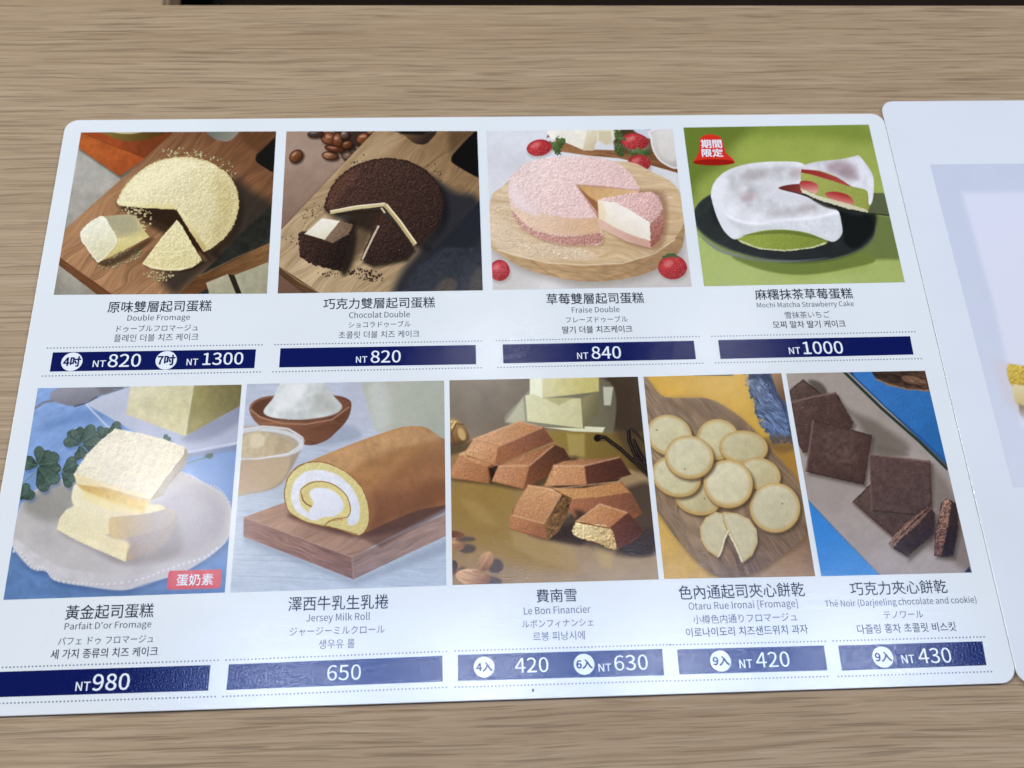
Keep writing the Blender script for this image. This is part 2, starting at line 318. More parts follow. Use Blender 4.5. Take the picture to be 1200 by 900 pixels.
    # cake
    side = S((182, 360), (200, 300), (280, 240), (420, 214), (580, 216), (700, 250), (775, 320), (790, 385), (620, 400), (600, 470), (628, 612), (540, 628), (420, 622), (320, 590), (240, 530), (195, 450))
    p.put(side+np.array([4, 10]), 'a0785a', blur=10, a=.6)
    p.put(side, 'e8cdbc', 'dcb8a2', (200, 350, 500, 620), tex=crumb(9, 2), amp=.12, rag=5, rs=9)
    p.put(S((196, 420), (225, 460), (330, 480), (480, 505), (605, 505), (610, 572), (480, 582), (360, 570), (270, 540), (215, 490)), 'e6c6a6', 'd8ae84', (300, 480, 560, 560), blur=8, tex=crumb(8, 3), amp=.07)
    p.put(S((200, 470), (280, 545), (380, 580), (480, 588), (612, 575), (626, 612), (540, 628), (420, 622), (320, 592), (240, 540)), 'cc9a88', 'b98270', (260, 540, 600, 600), blur=5, rag=6, rs=7, tex=crumb(7, 3), amp=.25)
    p.put(G((505, 345), (600, 352), (785, 372), (792, 384), (700, 400), (608, 420), (585, 450), (560, 430)), 'cfa062', 'dfb680', (540, 360, 780, 380), blur=3, tex=soft(20), amp=.06)
    p.put(G((505, 345), (560, 400), (608, 430), (606, 500), (585, 470), (540, 410)), '9c6238', blur=6)
    p.put(S((200, 330), (250, 260), (360, 222), (500, 212), (640, 226), (720, 262), (772, 318), (788, 372), (700, 362), (600, 350), (500, 345), (550, 410), (600, 490), (500, 500), (380, 488), (270, 460), (210, 410)), 'ebd0c4', 'e3c0b4', (300, 280, 600, 480), tex=crumb(9, 1), amp=.11, tex2=crumb(4, 4), amp2=.06, rag=4, rs=8, blur=2.5)
    p.put(G((500, 345), (600, 350), (788, 370), (788, 374), (600, 357), (512, 352), (608, 492), (598, 494)), 'bf8878', blur=3, rag=3, a=.8)
    p.put(S((196, 340), (190, 380), (215, 440), (280, 480), (330, 490), (270, 430), (215, 370)), 'ecd9d4', blur=14, a=.7)
    # slice
    p.put(G((604, 420), (640, 405), (720, 440), (855, 525), (852, 642), (740, 610), (612, 545)), 'f3ead8', 'e6d6b6', (700, 460, 640, 570), blur=2.5, rag=1.5)
    p.put(G((606, 500), (680, 545), (770, 585), (855, 610), (850, 642), (740, 610), (612, 545)), 'dfb49c', 'd1a089', (640, 530, 800, 620), blur=4, rag=3, rs=8)
    p.put(G((604, 420), (620, 414), (640, 470), (640, 520), (608, 505)), 'ecd49c', blur=8, a=.7)
    p.put(G((848, 520), (880, 500), (905, 455), (912, 560), (890, 610), (850, 645)), 'b37866', '9c5c4c', (860, 520, 900, 600), tex=crumb(7, 2), amp=.22, rag=5, rs=7, blur=2.5)
    p.put(G((606, 420), (650, 405), (740, 388), (850, 378), (885, 400), (908, 460), (880, 505), (850, 526), (780, 480), (690, 430)), 'e2bcb0', 'd8aa9e', (700, 400, 860, 500), tex=crumb(8, 3), amp=.18, rag=4, rs=7, blur=2.5)
    p.line([(606, 424), (680, 436), (780, 490), (850, 530)], 6, 'f6ebd8', blur=3, a=.6)
    berry(p, 953, 738, 68, 62, 0); p.put(S((905, 690), (925, 672), (960, 668), (985, 690), (950, 684)), '48603a', blur=3, rag=6)
    berry(p, 142, 752, 48, 54, 0, 'c43a44')
    return p.img

def pic4(X, Y):
    p = Pic(X, Y, '93a345'); W = G((-50, -50), (1300, -50), (1300, 1000), (-50, 1000))
    p.put(W, '8d9e3c', 'a5b45a', (300, 120, 500, 800), tex=soft(150, 1), amp=.04)
    p.put(S((80, 40), (420, 60), (330, 150), (300, 230), (160, 330), (120, 430), (60, 420)), '5c7020', blur=40, a=.75)
    p.put(S((420, 50), (900, 50), (960, 150), (700, 120), (450, 110)), '75882c', blur=36, a=.6)
    p.put(S((430, 150), (960, 170), (1000, 330), (980, 380), (300, 240)), 'a2ae4a', blur=50, a=.5)
    p.put(G((40, 500), (330, 700), (600, 790), (1150, 740), (1250, 940), (0, 940)), 'a9b964', blur=20)
    p.put(G((960, 480), (1080, 500), (1110, 700), (900, 700), (760, 730), (700, 700)), '66743a', blur=12, a=.9)
    p.put(G((960, 700), (1115, 700), (1130, 830), (960, 830)), 'a6b45e', blur=16, a=.8)
    p.put(S((310, 680), (420, 735), (560, 765), (700, 765), (850, 740), (980, 705), (900, 660), (500, 690)), '6f7f34', blur=7)
    # plate
    pl = E(556, 522, 428, 182, 5, 60)
    p.put(pl+np.array([0, 10]), '4b5730', blur=6, a=.6)
    p.put(pl, '2d3230', '262a29', (200, 400, 600, 690), rim=('474d49', 10), tex=soft(40), amp=.1)
    p.put(S((150, 575), (250, 660), (420, 702), (600, 708), (760, 688), (600, 700), (420, 690), (260, 645)), '70787a', blur=4, a=.7)
    p.put(E(540, 490, 330, 125, 4), '1d211f', blur=24, a=.8)
    p.put(S((800, 470), (900, 490), (982, 480), (975, 560), (900, 640), (840, 620), (830, 520)), '121513', blur=12, a=.9)
    # green belly of the cake
    p.put(S((335, 600), (360, 570), (560, 545), (700, 570), (760, 615), (690, 640), (560, 656), (440, 645), (370, 625)), '95a43e', '7c8c30', (450, 560, 740, 640), blur=2.5, rag=2, tex=crumb(9, 1), amp=.05)
    p.line([(345, 608), (440, 645), (560, 655), (690, 640), (750, 618)], 6, 'cfd0a0', blur=2, rag=4, rs=6)
    # mochi skin
    sk = S((212, 388), (226, 338), (268, 292), (330, 262), (410, 244), (520, 237), (640, 245), (665, 300), (640, 345), (530, 362), (640, 395), (760, 440), (808, 470), (822, 520), (826, 575), (790, 612), (740, 600), (660, 570), (560, 556), (460, 560), (380, 580), (325, 602), (285, 575), (258, 535), (234, 480), (220, 430))
    p.put(sk, 'dedfdc', 'e6e7e5', (300, 300, 560, 560), tex=soft(60, 2), amp=.07, blur=3)
    p.put(S((290, 300), (420, 262), (560, 255), (640, 275), (600, 330), (520, 362), (620, 400), (760, 450), (700, 490), (560, 500), (420, 480), (330, 420)), 'c4c2c0', blur=24, a=.6, tex=soft(26, 4), amp=.16, clip=sk)
    for x, y, a, b, c in ((385, 405, 30, 18, 'a5787c'), (410, 300, 60, 24, '9a8c88'), (620, 290, 40, 22, 'a08784'), (660, 455, 46, 20, 'a08a86'), (440, 370, 60, 26, '9d9591'), (560, 475, 80, 20, 'a9a6a3'), (500, 280, 50, 16, 'a8a39f')):
        p.put(E(x, y, a, b, -8), c, blur=20, a=.42, clip=sk)
    p.put(S((218, 390), (240, 440), (300, 505), (420, 530), (560, 520), (700, 508), (822, 490), (826, 575), (790, 612), (660, 570), (560, 556), (460, 560), (325, 602), (258, 535)), 'c3c8c2', blur=10, a=.6, clip=sk)
    p.line(spline([(222, 400), (250, 452), (320, 506), (420, 528), (560, 514), (700, 500), (818, 472), (818, 470)], 4)[:29], 14, 'f4f5f4', blur=8, a=.8, clip=sk)
    p.put(S((225, 380), (260, 320), (290, 330), (270, 420), (300, 520), (350, 560), (320, 596), (260, 550), (230, 460)), 'e6e8e8', blur=12, a=.8, clip=sk)
    p.put(S((480, 520), (620, 515), (740, 500), (810, 490), (822, 560), (790, 608), (740, 590), (640, 556), (520, 545)), 'd8dad9', blur=12, a=.9, clip=sk, tex=soft(12, 1), amp=.06)
    p.put(S((420, 330), (520, 340), (600, 330), (560, 350), (620, 390), (700, 430), (560, 420), (450, 400)), 'd6d7d6', blur=16, a=.7, clip=sk)
    p.put(S((360, 585), (460, 565), (560, 560), (660, 575), (740, 603), (660, 590), (560, 575), (460, 578)), '5d6a2a', blur=5, a=.7)
    p.put(S((528, 362), (575, 346), (640, 344), (650, 372), (640, 388), (590, 378)), '6a2420', '8e3a30', (550, 350, 640, 380), blur=3)
    p.put(S((640, 380), (760, 430), (850, 455), (850, 470), (760, 455), (700, 425)), '282820', blur=6, a=.8)
    # lifted slice and server
    p.put(G((820, 455), (975, 478), (1060, 492), (1052, 410), (1020, 385), (960, 385), (900, 440)), '50583a', '59623e', (850, 450, 1040, 420), blur=3)
    p.line([(690, 415), (760, 445), (870, 466), (960, 480), (1060, 492)], 5, '22251c', blur=3)
    p.put(G((634, 278), (700, 295), (865, 350), (945, 376), (948, 474), (860, 455), (740, 415), (632, 372)), 'a6ac50', '98a043', (660, 300, 900, 450), blur=2.5, rag=2, tex=crumb(7, 2), amp=.06)
    p.put(G((638, 270), (720, 282), (800, 310), (868, 348), (860, 354), (790, 330), (690, 300), (634, 288)), '9c2a26', 'b0453c', (650, 280, 850, 340), blur=3)
    p.put(S((632, 330), (680, 330), (712, 348), (708, 385), (670, 378), (632, 360)), 'b3342e', 'e0a090', (670, 332, 672, 380), blur=2.5)
    p.put(S((745, 390), (790, 378), (850, 392), (878, 420), (870, 440), (800, 425)), 'ad2c27', 'dd8a7a', (810, 385, 800, 430), blur=2.5)
    p.put(G((632, 362), (670, 380), (740, 405), (850, 434), (948, 465), (948, 476), (860, 460), (740, 425), (640, 384)), 'ddd8b4', 'cfc9a0', (650, 370, 900, 460), blur=2.5, rag=4, rs=6)
    p.put(G((944, 376), (968, 372), (962, 438), (946, 474)), '8c9438', blur=2.5)
    tp = S((636, 272), (660, 250), (730, 235), (810, 228), (880, 214), (905, 210), (940, 250), (970, 300), (976, 360), (968, 425), (952, 438), (944, 376), (900, 360), (866, 350), (800, 308), (720, 280))
    p.put(tp, 'd2d0d2', 'e0e0e1', (720, 250, 960, 330), tex=soft(30, 3), amp=.08, blur=2.5)
    p.put(E(825, 270, 70, 34, 12), '8a6468', blur=24, a=.5, clip=tp); p.put(E(860, 300, 50, 22, 20), '97807f', blur=18, a=.6, clip=tp)
    p.put(S((885, 225), (920, 240), (966, 320), (968, 400), (950, 380), (940, 300)), 'e4e5e6', blur=10, a=.8, clip=tp)
    return p.img

def pic5(X, Y):
    p = Pic(X, Y, '7a9bc8'); W = G((-80, -50), (1200, -50), (1200, 1000), (-80, 1000))
    p.put(W, '7fa0cf', '5f86bb', (200, 200, 500, 860), tex=soft(60, 1), amp=.09, tex2=grain(-35, 10, 5), amp2=.05)
    p.put(S((0, 640), (100, 700), (330, 820), (560, 850), (880, 760), (900, 860), (0, 880)), '5578a6', blur=24, a=.75, tex=soft(30), amp=.12)
    p.put(S((700, 300), (920, 290), (930, 460), (880, 480), (780, 400)), '5f88be', blur=20, a=.6)
    # server, top left
    p.put(S((150, 215), (300, 140), (520, 95), (500, 150), (300, 190)), '5d7fb0', blur=22, a=.6)
    p.put(S((196, 84), (215, 55), (300, 40), (470, 38), (400, 74), (345, 100), (290, 120), (215, 104)), '93939b', '77777c', (280, 50, 300, 116), blur=4)
    p.put(S((380, 36), (520, 36), (510, 70), (420, 82)), '6e6f72', blur=10, a=.8)
    p.line([(130, 134), (170, 106), (210, 98)], 9, '7d7c84', blur=3); p.line([(290, 122), (340, 108), (380, 84)], 5, '4c4b50', blur=3)
    # rear tray and loaf
    p.put(G((336, 112), (400, 80), (520, 40), (960, 36), (960, 262), (780, 306), (735, 306), (560, 240)), 'b9bfcb', 'a8afbf', (420, 120, 800, 290), blur=4, tex=soft(80), amp=.04)
    p.put(G((420, 200), (560, 240), (735, 306), (930, 270), (960, 290), (735, 324), (540, 262)), '6f7c98', blur=5, a=.8)
    p.line([(336, 112), (420, 200), (560, 250), (735, 300), (930, 262)], 7, 'ced4de', blur=4, a=.8)
    p.put(S((720, 235), (950, 110), (960, 160), (860, 230), (760, 262)), '7d8496', blur=16, a=.8)
    p.put(G((512, 30), (756, 30), (724, 238), (492, 152)), 'd5cfa6', 'cdc48e', (560, 60, 650, 210), blur=4, tex=soft(24, 2), amp=.06, tex2=crumb(6), amp2=.04)
    p.put(G((756, 30), (960, 30), (950, 112), (724, 238)), '9d9358', '7a7144', (760, 120, 900, 100), blur=4, tex=soft(20, 3), amp=.1)
    p.line([(756, 36), (742, 120), (724, 236)], 7, 'e2dcb2', blur=4, a=.6)
    # plate
    plt = S((60, 560), (90, 490), (150, 440), (260, 400), (480, 370), (700, 375), (800, 420), (880, 470), (905, 540), (890, 640), (800, 720), (700, 775), (560, 815), (480, 838), (330, 822), (215, 800), (180, 765), (120, 752), (50, 672), (20, 640))
    p.put(plt+np.array([6, 18]), '3e5c8c', blur=16, a=.7)
    p.put(plt, 'bfbab3', 'aeaaa7', (200, 450, 700, 700), tex=soft(90, 2), amp=.07, blur=3, rim=('c2c1c2', 12))
    p.put(S((50, 672), (120, 752), (180, 765), (215, 800), (330, 822), (480, 838), (620, 800), (800, 720), (880, 640), (800, 690), (640, 750), (500, 785), (380, 775), (250, 750), (150, 700), (60, 640)), 'cbc8c5', 'aeadb0', (200, 700, 800, 700), blur=8, a=.8, tex=soft(40), amp=.08)
    r = np.linspace(0, 1, 60)
    arc = spline([(48, 668), (85, 700), (125, 752), (180, 762), (215, 800), (290, 816), (360, 822), (450, 820), (560, 800), (640, 770), (720, 742), (800, 718), (860, 670), (895, 620)], 8)[:104]
    for i, (x, y) in enumerate(arc[:96:2]): p.put(E(x, y-4, 6, 7), 'dcdbda', '8a8b90', (x-4, y-6, x+5, y+6), blur=2, a=.9)
    arc = spline([(700, 378), (760, 405), (800, 425), (850, 440), (885, 480), (905, 530)], 8)[:38]
    for x, y in arc[::2]: p.put(E(x, y, 5, 6), 'c9c9cc', '8b8d95', (x-4, y-5, x+5, y+5), blur=2, a=.8)
    p.put(S((90, 500), (200, 430), (290, 430), (270, 560), (150, 560)), '7d7a6c', blur=24, a=.6)
    p.put(S((640, 480), (760, 440), (880, 520), (860, 620), (740, 700), (560, 700), (520, 620)), '868086', blur=34, a=.7, tex=soft(6, 2), amp=.08)
    # clover sprig
    p.line([(90, 420), (150, 370), (240, 372), (300, 320)], 4, '6f8a78', blur=2); p.line([(240, 374), (150, 345)], 4, '8fa491', blur=2); p.line([(730, 345), (810, 318)], 5, '4e6b5c', blur=2); p.put(E(818, 314, 16, 10, -20), '2f4a3f', blur=3, rag=5)
    hl = np.array([(0, 0), (.3, -.3), (.6, -.52), (.9, -.5), (1.05, -.28), (.93, 0), (1.05, .28), (.9, .5), (.6, .52), (.3, .3)])
    for x, y, sz, t in ((148, 352, 52, 195), (148, 348, 66, -65), (152, 350, 80, -8), (150, 358, 92, 55), (246, 374, 66, -28), (244, 378, 62, 42), (318, 268, 64, 205), (316, 262, 56, 250), (322, 262, 74, -38), (324, 270, 68, 5), (316, 276, 52, 85), (396, 250, 48, -75), (424, 222, 54, -20), (70, 480, 64, -35), (640, 262, 30, -50)):
        c, s_ = math.cos(math.radians(t)), math.sin(math.radians(t)); R_ = np.array([[c, s_], [-s_, c]])*sz
        q = spline(hl, 4)@R_+np.array([x, y]); p.put(q+np.array([7, 11]), '3d5f8f', blur=8, a=.45)
        p.put(q, '2b4037', '4f6656', (x, y, x+sz*c, y+sz*s_), rim=('24382f', 5), tex=crumb(14, 2), amp=.2, blur=2.2, rag=2)
        h = spline(hl[[0, 1, 2, 3, 4, 5]], 3)[:16]@R_+np.array([x, y]); p.put(h, '60776a', blur=4, a=.28)
        p.line([(x, y), (x+sz*.85*c, y+sz*.85*s_)], 2, '8ba08c', blur=1.8, a=.45)
    # three pieces of cheesecake
    cm = crumb(6, 2)
    p.put(S((240, 600), (380, 690), (500, 740), (700, 700), (680, 560), (560, 640)), '6f6662', blur=22, a=.7)
    p.put(G((222, 600), (232, 560), (258, 525), (300, 505), (460, 560), (540, 640), (500, 690), (492, 728), (400, 690), (300, 645)), 'e2d8ac', 'dacb92', (280, 540, 470, 700), tex=cm, amp=.05, blur=3, rag=2)
    p.put(G((222, 600), (300, 645), (492, 728), (492, 700), (300, 615), (232, 575)), 'e8deaf', blur=6, a=.6, tex=cm, amp=.05)
    p.put(G((492, 728), (500, 680), (560, 630), (640, 640), (560, 700)), 'a98c62', '8d7f76', (500, 700, 600, 660), blur=6, a=.9)
    p.put(S((420, 600), (520, 560), (660, 520), (690, 580), (620, 680), (520, 710), (500, 650), (430, 630)), '8f8277', blur=12, a=.85, tex=soft(5), amp=.12)
    p.put(S((282, 462), (300, 420), (360, 425), (560, 500), (630, 505), (640, 530), (560, 545), (470, 555), (430, 560), (428, 620), (380, 600), (320, 550), (285, 500)), 'e6deb4', 'dccf98', (330, 460, 400, 600), blur=3, rag=2, tex=cm, amp=.04)
    p.put(G((300, 425), (420, 440), (590, 490), (560, 540), (440, 500), (330, 455)), 'c99c44', 'd9b860', (360, 430, 480, 500), blur=7, a=.85, tex=soft(14), amp=.1)
    p.put(S((430, 560), (470, 552), (580, 540), (672, 520), (680, 560), (640, 600), (540, 625), (470, 640), (430, 622)), 'c7ac6c', '9a8d80', (440, 580, 600, 600), blur=4, tex=cm, amp=.06)
    p.put(G((330, 450), (440, 490), (560, 530), (540, 545), (430, 530), (320, 480)), 'e7d588', blur=8, a=.7)
    top = G((450, 208), (560, 228), (660, 256), (724, 280), (718, 310), (650, 400), (590, 485), (500, 462), (400, 432), (300, 420), (290, 385), (340, 310), (400, 250))
    p.put(G((724, 280), (738, 310), (720, 360), (660, 430), (640, 470), (590, 488), (600, 440), (680, 340)), '9d8b66', '877b6c', (640, 360, 700, 400), blur=3, tex=cm, amp=.1)
    p.put(top, 'e6dfc2', 'dcd2aa', (420, 240, 560, 460), tex=crumb(15, 3), amp=.06, tex2=cm, amp2=.05, blur=3, rag=3, rs=10, rim=('e8e0bd', 14))
    p.put(G((296, 385), (300, 422), (400, 436), (500, 464), (590, 486), (594, 472), (500, 448), (400, 418)), 'e6d290', blur=4, a=.7)
    return p.img

def pic6(X, Y):
    p = Pic(X, Y, 'c3c9d0'); W = G((-80, -50), (1200, -50), (1200, 1000), (-80, 1000))
    p.put(W, 'b9c0cc', 'b4c0ca', (300, 50, 300, 850), tex=grain(2, 8, 18, 1), amp=.05)
    p.put(G((-80, 470), (400, 480), (1000, 470), (1200, 800), (1200, 900), (-80, 900)), 'bcc8d1', 'a9b9c6', (200, 600, 900, 800), blur=30, a=.7, tex=grain(3, 6, 20, 3), amp=.08)
    p.put(G((480, 30), (700, 30), (620, 180), (560, 240), (500, 220)), 'b3b6be', blur=20, a=.7)
    for y in (545, 716, 738, 800): p.line([(60, y), (250, y+4), (480, y+18)], 3, '8d97a6', blur=3, a=.5, rag=2, rs=20)
    # jug
    p.put(S((570, 20), (885, 20), (885, 270), (760, 214), (620, 240), (590, 200), (566, 120)), 'a3a894', 'b6b7a4', (850, 60, 580, 80), blur=8)
    p.put(S((580, 60), (640, 50), (660, 200), (610, 230), (585, 160)), 'c3c8be', blur=20, a=.6)
    # bowl of cream
    p.put(S((330, 230), (450, 210), (520, 220), (540, 260), (420, 290), (330, 280)), '8f98a6', blur=14, a=.7)
    p.put(S((108, 140), (130, 115), (180, 98), (300, 90), (440, 95), (490, 108), (506, 132), (490, 190), (440, 245), (400, 275), (330, 290), (220, 250), (150, 215), (115, 175)), '8c5d42', '6b432e', (200, 180, 430, 270), blur=3, tex=grain(6, 12, 9), amp=.12)
    p.put(S((118, 142), (150, 115), (250, 98), (400, 98), (480, 112), (494, 134), (440, 175), (320, 195), (200, 190), (140, 170)), '5f3b28', '7a4e38', (140, 150, 480, 130), blur=3)
    p.put(S((165, 150), (200, 105), (235, 40), (300, 20), (380, 30), (420, 70), (440, 100), (470, 140), (430, 172), (320, 190), (220, 186), (172, 172)), 'd5d8cf', 'bfc2ba', (240, 80, 440, 160), blur=4, tex=crumb(34, 2), amp=.05)
    p.put(S((250, 60), (330, 50), (300, 110), (240, 150), (200, 140)), 'e6e8e2', blur=14, a=.7); p.put(S((370, 90), (430, 110), (440, 150), (350, 160)), 'a9ac9c', blur=14, a=.5)
    p.line([(112, 150), (150, 180), (230, 205), (330, 208), (430, 190), (498, 140)], 6, 'b08264', blur=3, a=.8)
    # glass cup of custard
    p.put(S((40, 240), (130, 215), (250, 222), (318, 262), (312, 300), (250, 420), (200, 460), (120, 478), (40, 470)), 'b9aa92', 'a8967c', (100, 320, 240, 450), blur=4, tex=soft(40), amp=.05)
    p.put(S((40, 350), (150, 345), (262, 330), (245, 410), (195, 455), (120, 470), (40, 466)), 'b89f7d', 'c1aa86', (80, 360, 200, 450), blur=5)
    p.put(E(170, 280, 150, 58, 3), 'cfd0cd', blur=3); p.put(E(168, 282, 132, 46, 3), 'b5a78c', blur=4)
    p.put(S((40, 300), (80, 255), (140, 235), (200, 250), (275, 285), (255, 320), (150, 338), (40, 330)), 'cbbb92', 'b9a47e', (80, 260, 240, 320), blur=6, tex=crumb(28, 1), amp=.06)
    p.put(S((110, 260), (135, 240), (165, 258), (160, 290), (120, 300)), 'd8caa4', blur=7)
    p.line([(75, 228), (160, 216), (260, 226), (316, 262), (312, 286), (262, 322), (150, 342), (60, 344)], 6, 'dfe1e1', blur=3, a=.85)
    # board
    p.put(G((85, 640), (515, 815), (900, 650), (900, 700), (520, 840), (90, 670)), '8f9aa8', blur=16, a=.7)
    gr = grain(-18, 22, 9, 2)
    p.put(G((88, 570), (240, 515), (560, 400), (900, 480), (900, 520), (508, 728)), 'b48f76', '9c7862', (200, 560, 700, 640), tex=gr, amp=.12, tint=(.9, 1, 1.1), blur=2.5)
    p.put(G((86, 570), (508, 726), (514, 814), (84, 646)), '9c786a', '8a6658', (150, 600, 480, 780), tex=grain(20, 9, 10, 3), amp=.17, blur=2.5)
    p.put(G((508, 726), (900, 546), (900, 632), (514, 814)), '8d746a', 'a08476', (520, 780, 880, 600), tex=grain(-26, 9, 10, 4), amp=.14, blur=2.5)
    p.line([(88, 572), (300, 650), (508, 728)], 4, 'c09a80', blur=2.5, a=.7); p.line([(508, 728), (700, 640), (900, 548)], 4, 'ab8a78', blur=2.5, a=.8); p.line([(509, 728), (514, 812)], 7, 'a58374', blur=2.5, a=.6)
    p.put(S((260, 560), (400, 620), (540, 650), (700, 620), (880, 530), (880, 500), (560, 560)), '4a3028', blur=16, a=.75)
    p.put(G((540, 650), (880, 520), (880, 548), (620, 690)), '5c4036', blur=10, a=.6)
    # roll
    body = S((250, 440), (290, 375), (350, 350), (520, 280), (680, 225), (745, 214), (800, 222), (860, 262), (930, 290), (930, 490), (760, 545), (640, 595), (530, 638), (440, 600), (340, 480))
    p.put(body, 'b5844f', '97653c', (500, 280, 680, 600), tex=soft(50, 2), amp=.13, tex2=crumb(5, 3), amp2=.05, blur=2.5)
    p.put(S((340, 352), (520, 285), (700, 225), (790, 225), (850, 262), (700, 300), (560, 350), (470, 400)), 'c79a68', blur=18, a=.65, tex=soft(18, 1), amp=.14, clip=body)
    p.put(S((560, 500), (700, 470), (880, 420), (880, 510), (700, 570), (560, 630)), '6f4330', blur=30, a=.6, clip=body)
    p.put(S((590, 480), (760, 330), (880, 300), (880, 400), (680, 540)), '8a5a3c', blur=34, a=.5, clip=body, tex=soft(14, 1), amp=.08)
    p.put(S((470, 400), (560, 440), (600, 540), (560, 630), (540, 520)), 'a7704a', blur=14, a=.5, clip=body)
    fc = S((246, 470), (262, 415), (300, 375), (350, 358), (410, 362), (480, 395), (540, 450), (568, 520), (572, 590), (550, 632), (520, 640), (440, 612), (340, 592), (270, 555), (250, 515))
    p.put(fc+(fc.mean(0)-fc)*-.02, '8f5a32', blur=2.5)
    p.put(fc, 'ddd08a', 'd5c47a', (280, 400, 540, 620), tex=crumb(7, 2), amp=.07, blur=2, rag=2)
    p.put(S((270, 484), (286, 428), (328, 394), (390, 388), (456, 410), (512, 464), (538, 530), (532, 588), (500, 604), (490, 580), (505, 540), (480, 480), (430, 440), (360, 430), (318, 450), (300, 490), (320, 540), (370, 560), (430, 560), (440, 580), (380, 590), (310, 562), (280, 530)), 'e6e7e8', 'd6d9de', (320, 410, 500, 600), blur=3, tex=soft(14), amp=.05)
    p.put(S((310, 480), (325, 448), (370, 432), (425, 440), (480, 480), (500, 535), (490, 572), (440, 582), (400, 606), (360, 590), (420, 560), (380, 560), (330, 530)), 'dccd82', blur=2.5, tex=crumb(7, 4), amp=.06)
    p.put(S((342, 478), (366, 458), (420, 462), (464, 496), (474, 538), (436, 568), (366, 566), (340, 548), (358, 518)), 'e8e9eb', 'dadce1', (360, 470, 440, 560), blur=3)
    p.put(S((315, 500), (324, 462), (342, 466), (334, 498), (352, 518), (344, 530), (324, 518)), 'd8c67e', blur=2.5)
    p.line(spline([(312, 486), (322, 452), (370, 432), (430, 442), (482, 482), (501, 535), (490, 570), (440, 578), (404, 600), (400, 608)], 4)[:36], 3.5, '8d5a30', blur=2, a=.9)
    p.line([(312, 486), (316, 505), (330, 520), (350, 530)], 5, '7a4a28', blur=2, a=.9); p.line([(405, 600), (418, 586), (470, 580)], 4, 'a87b40', a=.8)
    p.line([(270, 560), (330, 592), (400, 606), (470, 622), (530, 640)], 5, '8b5c34', blur=2.5, a=.8)
    return p.img

